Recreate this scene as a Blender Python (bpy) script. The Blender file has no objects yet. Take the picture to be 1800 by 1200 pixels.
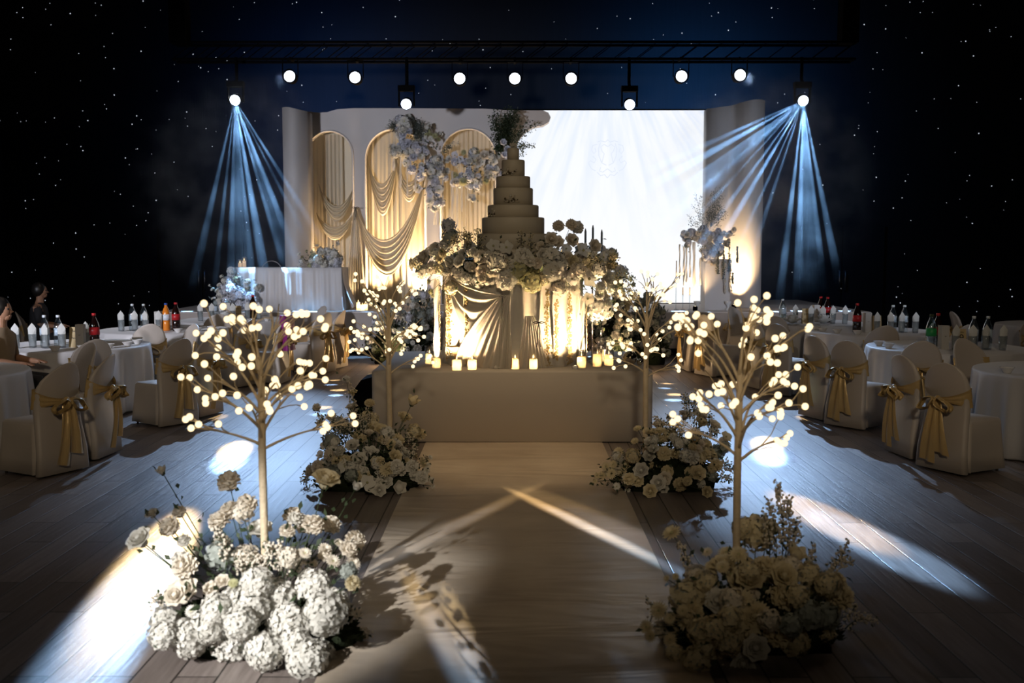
import bpy, bmesh, math, random
from mathutils import Vector, Matrix, Euler, noise as mnoise
R = math.radians
PI = math.pi
random.seed(7)
S = bpy.context.scene
C = S.collection

# ------------------------------------------------------------------ camera
CH = 1.85
PITCH = R(5.09)
YAW = R(0.1)
cd = bpy.data.cameras.new('camera')
cd.lens = 35; cd.sensor_width = 36
cd.clip_end = 200
cd.dof.use_dof = True
cd.dof.focus_distance = 10.0
cd.dof.aperture_fstop = 2.4
cam = bpy.data.objects.new('camera', cd)
cam.location = (0, 0, CH)
cam.rotation_euler = (R(90) - PITCH, 0, YAW)
C.objects.link(cam)
S.camera = cam
CM = Euler((R(90) - PITCH, 0, YAW)).to_matrix()


def ray(u, v):
    return CM @ Vector(((u - 900) / 1750, (600 - v) / 1750, -1))


def G(u, v, z=0.0):          # the point of the horizontal plane z seen at u, v
    d = ray(u, v)
    t = (z - CH) / d.z
    return Vector((d.x * t, d.y * t, z))


def W(u, v, Y):              # the point at distance Y down the hall seen at u, v
    d = ray(u, v)
    t = Y / d.y
    return Vector((d.x * t, Y, CH + d.z * t))


# ------------------------------------------------------------------ colour management, world
S.view_settings.view_transform = 'Standard'
S.view_settings.look = 'None'
S.view_settings.gamma = 1
S.view_settings.use_curve_mapping = False
S.view_settings.exposure = 0.0
S.cycles.max_bounces = 6
S.cycles.diffuse_bounces = 2
S.cycles.glossy_bounces = 3
S.cycles.transmission_bounces = 4
S.cycles.transparent_max_bounces = 16
S.cycles.volume_bounces = 0
S.cycles.caustics_reflective = False
S.cycles.caustics_refractive = False
S.cycles.sample_clamp_indirect = 3.0
S.cycles.sample_clamp_direct = 0.0
S.cycles.use_denoising = True
S.cycles.volume_step_rate = 4.0
S.cycles.volume_max_steps = 64
w = bpy.data.worlds.new('hall_ambient')
w.use_nodes = True
w.node_tree.nodes['Background'].inputs[0].default_value = (0.62, 0.55, 0.52, 1)
w.node_tree.nodes['Background'].inputs[1].default_value = 0.0
S.world = w


# ------------------------------------------------------------------ lights
def aim(o, target):
    d = Vector(target) - o.location
    o.rotation_euler = d.to_track_quat('-Z', 'Y').to_euler()


def spot(name, loc, target, power, deg, blend=0.3, color=(1, 1, 1), size=0.05):
    l = bpy.data.lights.new(name, 'SPOT')
    l.energy = power; l.spot_size = R(deg); l.spot_blend = blend
    l.color = color; l.shadow_soft_size = size
    o = bpy.data.objects.new(name, l)
    o.location = loc
    C.objects.link(o)
    aim(o, target)
    return o


def point(name, loc, power, color=(1, 1, 1), size=0.05):
    l = bpy.data.lights.new(name, 'POINT')
    l.energy = power; l.color = color; l.shadow_soft_size = size
    o = bpy.data.objects.new(name, l); o.location = loc
    C.objects.link(o)
    return o


YT = 18.6                                    # the lighting truss
PARS = [(509, 134), (624, 136), (808, 138), (905, 138), (1004, 138), (1198, 134), (1301, 132)]
HEADS = [(413, 176), (714, 183), (1107, 184), (1412, 177)]
BLUE = (0.42, 0.64, 1.0)
WARM = (1.0, 0.68, 0.36)

# front of house: a dim warm wash from high behind the camera onto the cake, white profile onto the flowers
spot('front_wash_light', (0.4, -4.0, 5.2), (0, 10.5, 1.0), 1000, 33.5, 0.9, (1.0, 0.82, 0.58), 0.35).scale = (1.9, 1, 1)
spot('front_profile_light', (-3.4, -1.5, 3.6), (-1.28, 4.5, 0.2), 4300, 12.5, 0.8, (1.0, 0.99, 0.97), 0.06)
# added warm dim fill over the guest tables; no fixtures seen there
for x, y in ((-6, 7), (6, 7), (-6, 13), (6, 13)):
    spot('table_fill_light', (x * 0.8, y, 6.6), (x * 0.85, y + .5, 0), 55, 110, 0.8, (1.0, 0.82, 0.66), 0.2)
spot('runner_fill_light', (0, 7.6, 7.0), (0, 8.9, 0), 520, 26, 0.95, (1.0, 0.70, 0.38), 0.25)  # added warm lamp to brighten the runner before the platform
# cool fill added low at the hall's sides to brighten the stage boards
spot('stage_fill_light', (-8.5, 3.0, 3.1), (-2.9, 20, 2.2), 4400, 34, 0.7, (0.84, 0.87, 1.0), 0.3)
spot('stage_fill_light', (8.5, 3.0, 3.1), (4.6, 19.5, 2.4), 2800, 22, 0.7, (0.74, 0.82, 1.0), 0.3)
# blue white backlight out of the lamps over the stage
def lamp_pos(uv, dy=-0.62):
    return W(uv[0], uv[1], YT) + Vector((0, dy, 0))
def wide(pos, target, power, deg, sx, blend=0.6, color=BLUE, size=0.05):
    o = spot('backlight', lamp_pos(pos), target, power, deg, blend, color, size)
    o.scale = (sx, 1, 1)
    return o
wide(PARS[0], (-3.0, 11.0, 0), 2600, 29, .80, .7)
wide(PARS[6], (3.0, 11.0, 0), 2600, 29, .80, .7)
wide(PARS[3], (0, 7.5, 0), 420, 60, 1.0)
# added blue lamps that give the star cloth behind the stage its glow
spot('cloth_fill_light', (4.2, 21.3, 5.0), (4.2, 24, 4.8), 650, 150, 1.0, (0.08, 0.36, 1.0), 0.2)
spot('cloth_fill_light', (-4.2, 21.3, 5.0), (-4.2, 24, 4.8), 330, 150, 1.0, (0.08, 0.30, 1.0), 0.2)
# tight beams that land as white patches on the floor; the lens splits a little colour off both ends
def beam(pos, gu, gv, power, deg, sx=.6, blend=0.5, split=.25, dy=-.62):
    t = G(gu, gv); L = lamp_pos(pos, dy)
    away = Vector((t.x - L.x, t.y - L.y, 0)).normalized()
    for c, k in (((1.0, .70, .34), -split), ((.36, .62, 1.0), split)):
        o = spot('beam_light', L, t + away * k, power * .5, deg, blend, c, 0.03)
        o.scale = (sx, 1, 1)
beam(PARS[0], 408, 800, 16000, 3.0, .62)
beam(PARS[6], 1350, 790, 13000, 3.0, .62)
beam(PARS[0], 225, 1050, 60000, 5.4, .38, .8, .5)
beam(PARS[3], 1490, 930, 80000, 3.6, .62, .6, .3)
beam(HEADS[0], 1048, 935, 60000, 3.7, .17, .9, .35)
beam(HEADS[0], 1090, 935, 9000, 4.0, .4, .9, .45)
beam(HEADS[3], 765, 942, 12000, 4.6, .18, .9, .45)
beam(PARS[0], 780, 1120, 12000, 2.6, .26, .9, .35)
beam(PARS[1], 832, 1160, 7000, 2.4, .22, .9, .35)
beam(PARS[5], 1432, 742, 16000, 2.0, .8)
beam(PARS[1], 365, 740, 16000, 2.0, .9)
beam(PARS[1], 592, 690, 18000, 1.3, 1.3)
beam(PARS[1], 585, 672, 16000, 1.0, 1.6)
beam(PARS[1], 570, 656, 16000, .9, 1.8)
beam(PARS[1], 565, 722, 12000, 1.3, 1.2)
beam(PARS[5], 1185, 698, 18000, 1.3, 1.4)
beam(PARS[5], 1170, 678, 16000, 1.0, 1.6)
# ------------------------------------------------------------------ mesh collector
class MB:
    def __init__(s):
        s.v = []; s.f = []; s.m = []; s.k = 0; s.sm = []

    def add(s, vs, fs, M=None, smooth=True):
        b = len(s.v)
        if M is not None:
            vs = [M @ Vector(p) for p in vs]
        s.v.extend([tuple(p) for p in vs])
        for f in fs:
            s.f.append([i + b for i in f]); s.m.append(s.k); s.sm.append(smooth)
        return s

    def box(s, x0, x1, y0, y1, z0, z1, M=None):
        vs = [(x, y, z) for x in (x0, x1) for y in (y0, y1) for z in (z0, z1)]
        return s.add(vs, [(0, 1, 3, 2), (4, 6, 7, 5), (0, 4, 5, 1), (2, 3, 7, 6), (0, 2, 6, 4), (1, 5, 7, 3)], M, False)

    def tube(s, path, rad, n=6, cap=True):
        path = [Vector(p) for p in path]
        if not hasattr(rad, '__len__'):
            rad = [rad] * len(path)
        vs = []; fs = []
        a = None
        for i, p in enumerate(path):
            t = (path[min(i + 1, len(path) - 1)] - path[max(i - 1, 0)])
            if t.length < 1e-9:
                t = Vector((0, 0, 1))
            t.normalize()
            if a is None:
                a = t.orthogonal().normalized()
            else:
                a = (a - t * a.dot(t))
                a = a.normalized() if a.length > 1e-6 else t.orthogonal().normalized()
            b = t.cross(a)
            for j in range(n):
                q = 2 * PI * j / n
                vs.append(p + (a * math.cos(q) + b * math.sin(q)) * rad[i])
        for i in range(len(path) - 1):
            for j in range(n):
                k = (j + 1) % n
                fs.append((i * n + j, i * n + k, (i + 1) * n + k, (i + 1) * n + j))
        if cap:
            fs.append(tuple(range(n))[::-1]); e = (len(path) - 1) * n
            fs.append(tuple(range(e, e + n)))
        return s.add(vs, fs)

    def lathe(s, prof, n=24, M=None, fn=None, smooth=True):
        """prof: (r, z) pairs; fn(theta, i) -> radius factor."""
        vs = []; fs = []
        for i, (r, z) in enumerate(prof):
            for j in range(n):
                q = 2 * PI * j / n
                rr = r * (fn(q, i) if fn else 1)
                vs.append((rr * math.cos(q), rr * math.sin(q), z))
        for i in range(len(prof) - 1):
            for j in range(n):
                k = (j + 1) % n
                fs.append((i * n + j, i * n + k, (i + 1) * n + k, (i + 1) * n + j))
        if prof[0][0] > 1e-5:
            fs.append(tuple(range(n))[::-1])
        e = (len(prof) - 1) * n
        if prof[-1][0] > 1e-5:
            fs.append(tuple(range(e, e + n)))
        return s.add(vs, fs, M, smooth)

    def grid(s, fn, nu, nv, M=None, closed=False):
        vs = [fn(i / (nu - (0 if closed else 1)), j / (nv - 1)) for j in range(nv) for i in range(nu)]
        fs = []
        for j in range(nv - 1):
            for i in range(nu if closed else nu - 1):
                k = (i + 1) % nu
                fs.append((j * nu + i, j * nu + k, (j + 1) * nu + k, (j + 1) * nu + i))
        return s.add(vs, fs, M)

    def ball(s, r, c=(0, 0, 0), nu=10, nv=7, sq=(1, 1, 1)):
        vs = [(c[0], c[1], c[2] - r * sq[2])]; fs = []
        for i in range(1, nv):
            a = -PI / 2 + PI * i / nv
            for j in range(nu):
                q = 2 * PI * j / nu
                vs.append((c[0] + r * sq[0] * math.cos(a) * math.cos(q), c[1] + r * sq[1] * math.cos(a) * math.sin(q), c[2] + r * sq[2] * math.sin(a)))
        vs.append((c[0], c[1], c[2] + r * sq[2])); T = len(vs) - 1
        for j in range(nu):
            k = (j + 1) % nu
            fs.append((0, 1 + k, 1 + j)); fs.append((T, T - nu + j, T - nu + k))
            for i in range(nv - 2):
                b = 1 + i * nu
                fs.append((b + j, b + k, b + nu + k, b + nu + j))
        return s.add(vs, fs)

    def loft(s, rings, cap0=True, cap1=True, smooth=True):
        n = len(rings[0]); vs = [p for r in rings for p in r]; fs = []
        for i in range(len(rings) - 1):
            for j in range(n):
                k = (j + 1) % n
                fs.append((i * n + j, i * n + k, (i + 1) * n + k, (i + 1) * n + j))
        if cap0: fs.append(tuple(range(n))[::-1])
        if cap1: fs.append(tuple(range((len(rings) - 1) * n, len(rings) * n)))
        return s.add(vs, fs, None, smooth)

    def mesh(s, name, mats):
        me = bpy.data.meshes.new(name)
        me.from_pydata(s.v, [], s.f)
        for m in (mats if isinstance(mats, (list, tuple)) else [mats]):
            me.materials.append(m)
        me.polygons.foreach_set('material_index', s.m)
        me.polygons.foreach_set('use_smooth', s.sm)
        me.update()
        return me

    def build(s, name, mats, parent=None, loc=None, rot=None):
        return put(name, s.mesh(name, mats), parent, loc, rot)


def put(name, me, parent=None, loc=None, rot=None, scale=None):
    o = bpy.data.objects.new(name, me)
    C.objects.link(o)
    if parent: o.parent = parent
    if loc is not None: o.location = loc
    if rot is not None: o.rotation_euler = rot
    if scale is not None: o.scale = (scale,) * 3 if not hasattr(scale, '__len__') else scale
    return o


def tag(o, label, cat, group=None, kind=None):
    o['label'] = label; o['category'] = cat
    if group: o['group'] = group
    if kind: o['kind'] = kind
    return o


def empty(name, loc, label, cat, group=None, rz=0.0):
    o = bpy.data.objects.new(name, None)
    o.empty_display_size = 0.1
    C.objects.link(o); o.location = loc; o.rotation_euler = (0, 0, rz)
    return tag(o, label, cat, group)


def struct(o):
    o['kind'] = 'structure'
    return o


KIDS = {}


def dup(root, loc, rz, label=None, group=None):
    r = root.copy(); C.objects.link(r); r.location = loc; r.rotation_euler = (0, 0, rz)
    if label: r['label'] = label
    if group: r['group'] = group
    for ch in list(root.children):
        c = ch.copy(); C.objects.link(c); c.parent = r
        for g in list(ch.children):
            d = g.copy(); C.objects.link(d); d.parent = c
    return r


# ------------------------------------------------------------------ materials
def nt(name):
    m = bpy.data.materials.new(name); m.use_nodes = True
    return m, m.node_tree, m.node_tree.nodes, m.node_tree.links


def mat(name, col, rough=0.6, metal=0.0, noise=0.0, nscale=8.0, bump=0.0, bscale=30.0, sheen=0.0, spec=0.5, coat=0.0, trans=0.0, stretch=None):
    """principled material with a little procedural mottling and bump; trans mixes in translucency."""
    m, t, n, l = nt(name)
    b = n['Principled BSDF']
    b.inputs['Base Color'].default_value = (*col, 1)
    b.inputs['Roughness'].default_value = rough
    b.inputs['Metallic'].default_value = metal
    b.inputs['Specular IOR Level'].default_value = spec
    if coat: b.inputs['Coat Weight'].default_value = coat
    if sheen: b.inputs['Sheen Weight'].default_value = sheen
    tc = n.new('ShaderNodeTexCoord'); mp = n.new('ShaderNodeMapping')
    l.new(tc.outputs['Object'], mp.inputs[0])
    if stretch: mp.inputs['Scale'].default_value = stretch
    if noise:
        x = n.new('ShaderNodeTexNoise'); x.inputs['Scale'].default_value = nscale; x.inputs['Detail'].default_value = 4
        l.new(mp.outputs[0], x.inputs['Vector'])
        r = n.new('ShaderNodeMix'); r.data_type = 'RGBA'
        r.inputs[6].default_value = (*[c * (1 - noise) for c in col], 1)
        r.inputs[7].default_value = (*[min(1, c * (1 + noise)) for c in col], 1)
        l.new(x.outputs['Fac'], r.inputs[0]); l.new(r.outputs[2], b.inputs['Base Color'])
    if bump:
        x2 = n.new('ShaderNodeTexNoise'); x2.inputs['Scale'].default_value = bscale; x2.inputs['Detail'].default_value = 3
        l.new(mp.outputs[0], x2.inputs['Vector'])
        bp = n.new('ShaderNodeBump'); bp.inputs['Strength'].default_value = bump; bp.inputs['Distance'].default_value = 0.02
        l.new(x2.outputs['Fac'], bp.inputs['Height']); l.new(bp.outputs[0], b.inputs['Normal'])
    if trans:
        tr = n.new('ShaderNodeBsdfTranslucent'); tr.inputs[0].default_value = (*col, 1)
        mx = n.new('ShaderNodeMixShader'); mx.inputs[0].default_value = trans
        l.new(b.outputs[0], mx.inputs[1]); l.new(tr.outputs[0], mx.inputs[2])
        l.new(mx.outputs[0], n['Material Output'].inputs[0])
    return m


def emit(name, col, strength):
    m, t, n, l = nt(name)
    n.remove(n['Principled BSDF'])
    e = n.new('ShaderNodeEmission'); e.inputs[0].default_value = (*col, 1); e.inputs[1].default_value = strength
    l.new(e.outputs[0], n['Material Output'].inputs[0])
    return m


def glass(name, col=(0.95, 0.98, 1.0), mixv=0.12, rough=0.03):
    """thin clear glass: mostly see-through, with a fresnel sheen."""
    m, t, n, l = nt(name)
    n.remove(n['Principled BSDF'])
    tr = n.new('ShaderNodeBsdfTransparent'); tr.inputs[0].default_value = (*col, 1)
    g = n.new('ShaderNodeBsdfGlossy'); g.inputs['Roughness'].default_value = rough
    lw = n.new('ShaderNodeLayerWeight'); lw.inputs[0].default_value = 0.35
    ma = n.new('ShaderNodeMath'); ma.operation = 'MULTIPLY_ADD'; ma.inputs[1].default_value = 0.55; ma.inputs[2].default_value = mixv
    l.new(lw.outputs['Facing'], ma.inputs[0])
    mx = n.new('ShaderNodeMixShader')
    l.new(ma.outputs[0], mx.inputs[0]); l.new(tr.outputs[0], mx.inputs[1]); l.new(g.outputs[0], mx.inputs[2])
    l.new(mx.outputs[0], n['Material Output'].inputs[0])
    return m


M = {}
M['black_cloth'] = mat('black_cloth', (0.006, 0.007, 0.010), 0.9, noise=0.3, nscale=2, bump=0.2, bscale=6, stretch=(6, 6, 0.4))
M['black'] = mat('black_metal', (0.0025, 0.0025, 0.003), 0.9, noise=0.2, spec=.05)
M['moss'] = mat('dark_moss', (0.018, 0.024, 0.012), 0.95, noise=.4, nscale=25, bump=.6, bscale=40, spec=.1)
M['star'] = emit('star_lamp', (0.80, 0.88, 1.0), 1.0)
M['cream_wall'] = mat('cream_painted_board', (0.62, 0.58, 0.56), 0.7, noise=0.04, nscale=3, bump=0.05, bscale=60)
M['stage_cloth'] = mat('grey_beige_cloth', (0.40, 0.35, 0.32), 0.8, noise=0.08, nscale=2, bump=0.15, bscale=5, stretch=(1, 1, .3))
M['box_cloth'] = mat('ivory_stretch_cloth', (0.56, 0.50, 0.43), 0.75, noise=0.05, nscale=2, bump=0.06, bscale=4)
M['chiffon'] = mat('cream_chiffon', (0.84, 0.75, 0.58), 0.7, noise=0.05, nscale=4, bump=0.1, bscale=20, trans=0.35, stretch=(6, 6, .5))
M['white_chiffon'] = mat('ivory_chiffon', (0.88, 0.82, 0.72), 0.7, noise=0.04, nscale=4, bump=0.08, bscale=20, trans=0.4, stretch=(6, 6, .5))
M['linen'] = mat('white_table_linen', (0.55, 0.53, 0.53), 0.5, noise=0.05, nscale=5, bump=0.1, bscale=8, sheen=0.3, stretch=(1, 1, .3))
M['cover'] = mat('ivory_satin_cover', (0.48, 0.42, 0.365), 0.42, noise=0.05, nscale=4, bump=0.25, bscale=7, sheen=0.2, stretch=(1, 1, .6))
M['gold_satin'] = mat('gold_satin', (0.55, 0.38, 0.16), 0.30, metal=0.25, noise=0.12, nscale=6, bump=0.5, bscale=16, stretch=(1, 1, .4))
M['petal'] = mat('white_petal', (0.80, 0.77, 0.70), 0.6, noise=0.05, nscale=12, trans=0.3)
M['petal_cream'] = mat('cream_petal', (0.78, 0.68, 0.46), 0.6, noise=0.08, nscale=9, trans=0.3)
M['petal_sage'] = mat('grey_green_petal', (0.40, 0.43, 0.39), 0.6, noise=0.15, nscale=9, trans=0.3)
M['petal_warm'] = mat('ivory_peach_petal', (0.85, 0.77, 0.65), 0.6, noise=0.1, nscale=9, trans=0.3)
M['petal_cool'] = mat('grey_white_petal', (0.72, 0.72, 0.78), 0.6, noise=0.08, nscale=9, trans=0.3)
M['green'] = mat('dark_green_leaf', (0.045, 0.065, 0.03), 0.55, noise=0.3, nscale=6, trans=0.2)
M['lime'] = mat('pale_lime_floret', (0.50, 0.48, 0.27), 0.6, noise=0.2, nscale=8, trans=0.3)
M['sage'] = mat('grey_green_leaf', (0.13, 0.15, 0.13), 0.6, noise=0.25, nscale=6, trans=0.25)
M['brown'] = mat('dry_brown_stem', (0.10, 0.07, 0.035), 0.7, noise=0.3, nscale=9)
M['dried'] = mat('golden_dried_strand', (0.62, 0.46, 0.22), 0.7, noise=0.2, nscale=30, trans=0.35)
M['bark'] = mat('cream_wrapped_branch', (0.62, 0.50, 0.34), 0.65, noise=0.15, nscale=20, bump=0.3, bscale=60)
M['bulb'] = emit('frosted_warm_bulb', (1.0, 0.76, 0.43), 1.9)
M['flame'] = emit('candle_flame', (1.0, 0.66, 0.28), 6.0)
M['wax'] = mat('ivory_wax', (0.85, 0.66, 0.40), 0.5, noise=0.04, trans=0.4)
M['glass'] = glass('clear_glass')
M['cake'] = mat('ivory_fondant', (0.60, 0.52, 0.40), 0.55, noise=0.04, nscale=5, bump=0.04, bscale=40)
M['ceramic'] = mat('white_ceramic', (0.72, 0.70, 0.68), 0.18, noise=0.03)
M['napkin'] = mat('white_napkin', (0.70, 0.70, 0.67), 0.7, noise=0.05, bump=0.1, bscale=40, trans=0.2)
M['water'] = glass('clear_plastic_bottle', (0.85, 0.93, 0.98), 0.16, 0.06)
M['cola'] = mat('dark_cola', (0.012, 0.004, 0.003), 0.12, coat=0.5, noise=0.2)
M['orange'] = mat('orange_soda', (0.75, 0.22, 0.02), 0.2, coat=0.5, noise=0.1)
M['red'] = mat('red_label', (0.45, 0.015, 0.02), 0.4, noise=0.15)
M['blue_cap'] = mat('blue_cap', (0.03, 0.09, 0.4), 0.4, noise=0.1)
M['green_label'] = mat('green_label', (0.02, 0.30, 0.08), 0.4, noise=0.15)
M['card'] = mat('tan_card', (0.50, 0.38, 0.20), 0.7, noise=0.06)
M['white_box'] = mat('pale_grey_carton', (0.50, 0.48, 0.45), 0.6, noise=0.05)
M['ink'] = mat('black_ink', (0.01, 0.01, 0.01), 0.6, noise=0.1)
M['magenta'] = mat('magenta_fabric', (0.22, 0.015, 0.14), 0.5, noise=0.3, nscale=14)
M['skin'] = mat('skin', (0.42, 0.22, 0.13), 0.5, noise=0.08, nscale=20)
M['hair'] = mat('black_hair', (0.010, 0.008, 0.007), 0.4, noise=0.3, nscale=40)
M['dark_cloth'] = mat('dark_suit', (0.02, 0.02, 0.024), 0.8, noise=0.2)
M['tan_cloth'] = mat('tan_blouse', (0.30, 0.22, 0.14), 0.8, noise=0.15)
M['mirror'] = mat('smoked_mirror', (0.75, 0.66, 0.5), 0.05, metal=1.0, noise=0.03)
M['steel'] = mat('brushed_steel', (0.35, 0.35, 0.36), 0.3, metal=1.0, noise=0.1)
M['pink_lit'] = mat('blush_fabric', (0.5, 0.4, 0.36), 0.7, noise=0.1)


def floor_material():
    m, t, n, l = nt('wood_plank_floor')
    b = n['Principled BSDF']
    tc = n.new('ShaderNodeTexCoord'); mp = n.new('ShaderNodeMapping')
    mp.inputs['Rotation'].default_value = (0, 0, R(90))
    l.new(tc.outputs['Object'], mp.inputs[0])
    br = n.new('ShaderNodeTexBrick')
    br.inputs['Scale'].default_value = 1.0
    br.inputs['Brick Width'].default_value = 1.25; br.inputs['Row Height'].default_value = 0.185
    br.inputs['Mortar Size'].default_value = 0.005; br.inputs['Mortar Smooth'].default_value = 0.3
    br.offset = 0.37
    br.inputs['Color1'].default_value = (0.15, 0.122, 0.11, 1)
    br.inputs['Color2'].default_value = (0.29, 0.245, 0.225, 1)
    br.inputs['Mortar'].default_value = (0.03, 0.025, 0.022, 1)
    l.new(mp.outputs[0], br.inputs['Vector'])
    mp2 = n.new('ShaderNodeMapping'); mp2.inputs['Scale'].default_value = (14, 0.9, 1)
    l.new(tc.outputs['Object'], mp2.inputs[0])
    ns = n.new('ShaderNodeTexNoise'); ns.inputs['Scale'].default_value = 2.4; ns.inputs['Detail'].default_value = 8; ns.inputs['Roughness'].default_value = 0.65
    l.new(mp2.outputs[0], ns.inputs['Vector'])
    mx = n.new('ShaderNodeMix'); mx.data_type = 'RGBA'; mx.blend_type = 'MULTIPLY'; mx.inputs[0].default_value = 0.75
    cr = n.new('ShaderNodeValToRGB'); cr.color_ramp.elements[0].position = 0.3; cr.color_ramp.elements[0].color = (0.45, 0.42, 0.4, 1)
    cr.color_ramp.elements[1].position = 0.7; cr.color_ramp.elements[1].color = (1.1, 1.1, 1.1, 1)
    l.new(ns.outputs['Fac'], cr.inputs[0]); l.new(br.outputs['Color'], mx.inputs[6]); l.new(cr.outputs[0], mx.inputs[7])
    l.new(mx.outputs[2], b.inputs['Base Color'])
    ma = n.new('ShaderNodeMapRange'); ma.inputs[3].default_value = 0.26; ma.inputs[4].default_value = 0.5
    l.new(ns.outputs['Fac'], ma.inputs[0]); l.new(ma.outputs[0], b.inputs['Roughness'])
    bp = n.new('ShaderNodeBump'); bp.inputs['Strength'].default_value = 0.6; bp.inputs['Distance'].default_value = 0.005
    sb = n.new('ShaderNodeMath'); sb.operation = 'SUBTRACT'
    l.new(ns.outputs['Fac'], sb.inputs[0]); l.new(br.outputs['Fac'], sb.inputs[1])
    l.new(sb.outputs[0], bp.inputs['Height']); l.new(bp.outputs[0], b.inputs['Normal'])
    b.inputs['Specular IOR Level'].default_value = 0.45
    return m


def carpet_material():
    m, t, n, l = nt('glossy_beige_runner')
    b = n['Principled BSDF']
    tc = n.new('ShaderNodeTexCoord')
    ns = n.new('ShaderNodeTexNoise'); ns.inputs['Scale'].default_value = 1.6; ns.inputs['Detail'].default_value = 5
    l.new(tc.outputs['Object'], ns.inputs['Vector'])
    cr = n.new('ShaderNodeValToRGB'); cr.color_ramp.elements[0].position = 0.35; cr.color_ramp.elements[0].color = (0.44, 0.36, 0.28, 1)
    cr.color_ramp.elements[1].position = 0.7; cr.color_ramp.elements[1].color = (0.62, 0.53, 0.43, 1)
    l.new(ns.outputs['Fac'], cr.inputs[0]); l.new(cr.outputs[0], b.inputs['Base Color'])
    b.inputs['Roughness'].default_value = 0.32
    b.inputs['Specular IOR Level'].default_value = 0.4
    mp = n.new('ShaderNodeMapping'); mp.inputs['Scale'].default_value = (0.5, 2.2, 1)
    l.new(tc.outputs['Object'], mp.inputs[0])
    n2 = n.new('ShaderNodeTexNoise'); n2.inputs['Scale'].default_value = 1.3; n2.inputs['Detail'].default_value = 3; n2.inputs['Distortion'].default_value = 0.7
    l.new(mp.outputs[0], n2.inputs['Vector'])
    bp = n.new('ShaderNodeBump'); bp.inputs['Strength'].default_value = 0.5; bp.inputs['Distance'].default_value = 0.05
    l.new(n2.outputs['Fac'], bp.inputs['Height']); l.new(bp.outputs[0], b.inputs['Normal'])
    return m
# ================================================================== the hall
XW, YB, YF, ZC = 12.2, 24.0, -6.0, 7.9
struct(MB().box(-XW, XW, YF, YB, -0.1, 0).build('floor', floor_material()))
struct(MB().box(-XW, XW, YF, YB, ZC, ZC + 0.1).build('ceiling', M['black_cloth']))


def star_wall(name, boxargs, face, n, seed):
    """black star cloth with pinprick lamps set into it"""
    rnd = random.Random(seed)
    b = MB(); b.box(*boxargs)
    b.k = 1
    for _ in range(n):
        r = rnd.choice((0.005, 0.006, 0.007, 0.008, 0.009, 0.012))
        p = face(rnd)
        b.ball(r, p, 5, 4)
    return struct(b.build(name, [M['black_cloth'], M['star']]))


star_wall('wall_back', (-XW - .1, XW + .1, YB, YB + .1, 0, ZC), lambda r: (r.uniform(-XW, XW), YB - .006, r.uniform(0.3, 7.85)), 430, 3)
star_wall('wall_left', (-XW - .1, -XW, YF, YB, 0, ZC), lambda r: (-XW + .006, r.uniform(15, YB), r.uniform(1.2, 7.8)), 70, 4)
star_wall('wall_right', (XW, XW + .1, YF, YB, 0, ZC), lambda r: (XW - .006, r.uniform(15, YB), r.uniform(1.2, 7.8)), 70, 5)
struct(MB().box(-XW, XW, YF - .1, YF, 0, ZC).build('wall_front', M['black_cloth']))
for k, px in enumerate((357, 1478)):
    p = W(px, 497, YB)
    d = struct(MB().box(p.x - 1.0, p.x - 0.012, YB - 0.05, YB - 0.005, 0, 2.5).box(p.x + 0.012, p.x + 1.0, YB - 0.05, YB - 0.005, 0, 2.5).build('door_%d' % (k + 1), M['black_cloth']))
    for s in (-1, 1):
        MB().tube([(p.x + s * .07, YB - .05, .95), (p.x + s * .07, YB - .10, .98), (p.x + s * .07, YB - .10, 1.4), (p.x + s * .07, YB - .05, 1.43)], 0.014, 8).build('door_handle', M['steel'], d)

# ------------------------------------------------------------------ stage
YS = 17.9; ZS = 0.79; SX0, SX1 = -6.4, 6.4
st = empty('stage', (0, YS, 0), 'long raised stage wrapped in grey beige cloth under the bright screen', 'stage')
sb = MB(); sb.box(SX0, SX1, 0, 4.6, 0.13, ZS - 0.02)
sb.build('stage_skirt', M['stage_cloth'], st)
MB().box(SX0 - .02, SX1 + .02, -0.03, 4.62, ZS - 0.02, ZS).build('stage_deck', mat('pale_stage_carpet', (0.60, 0.55, 0.52), 0.8, noise=0.05, nscale=4, bump=.1, bscale=80), st)
MB().box(SX0 + .15, SX1 - .15, .18, 4.5, 0, 0.13).build('stage_frame', M['black'], st)

# ------------------------------------------------------------------ runner
x0 = G(743, 790).x; x1 = G(1064, 790).x
def runner(u, v):
    x = x0 + (x1 - x0) * u; y = 1.5 + (9.66 - 1.5) * v
    return (x, y, 0.006 + 0.004 * mnoise.noise(Vector((x * 1.2, y * 2.6, 0))))
tag(MB().grid(runner, 24, 120).build('aisle_runner', carpet_material()), 'pale beige runner laid down the middle aisle up to the cake platform', 'carpet')

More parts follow.
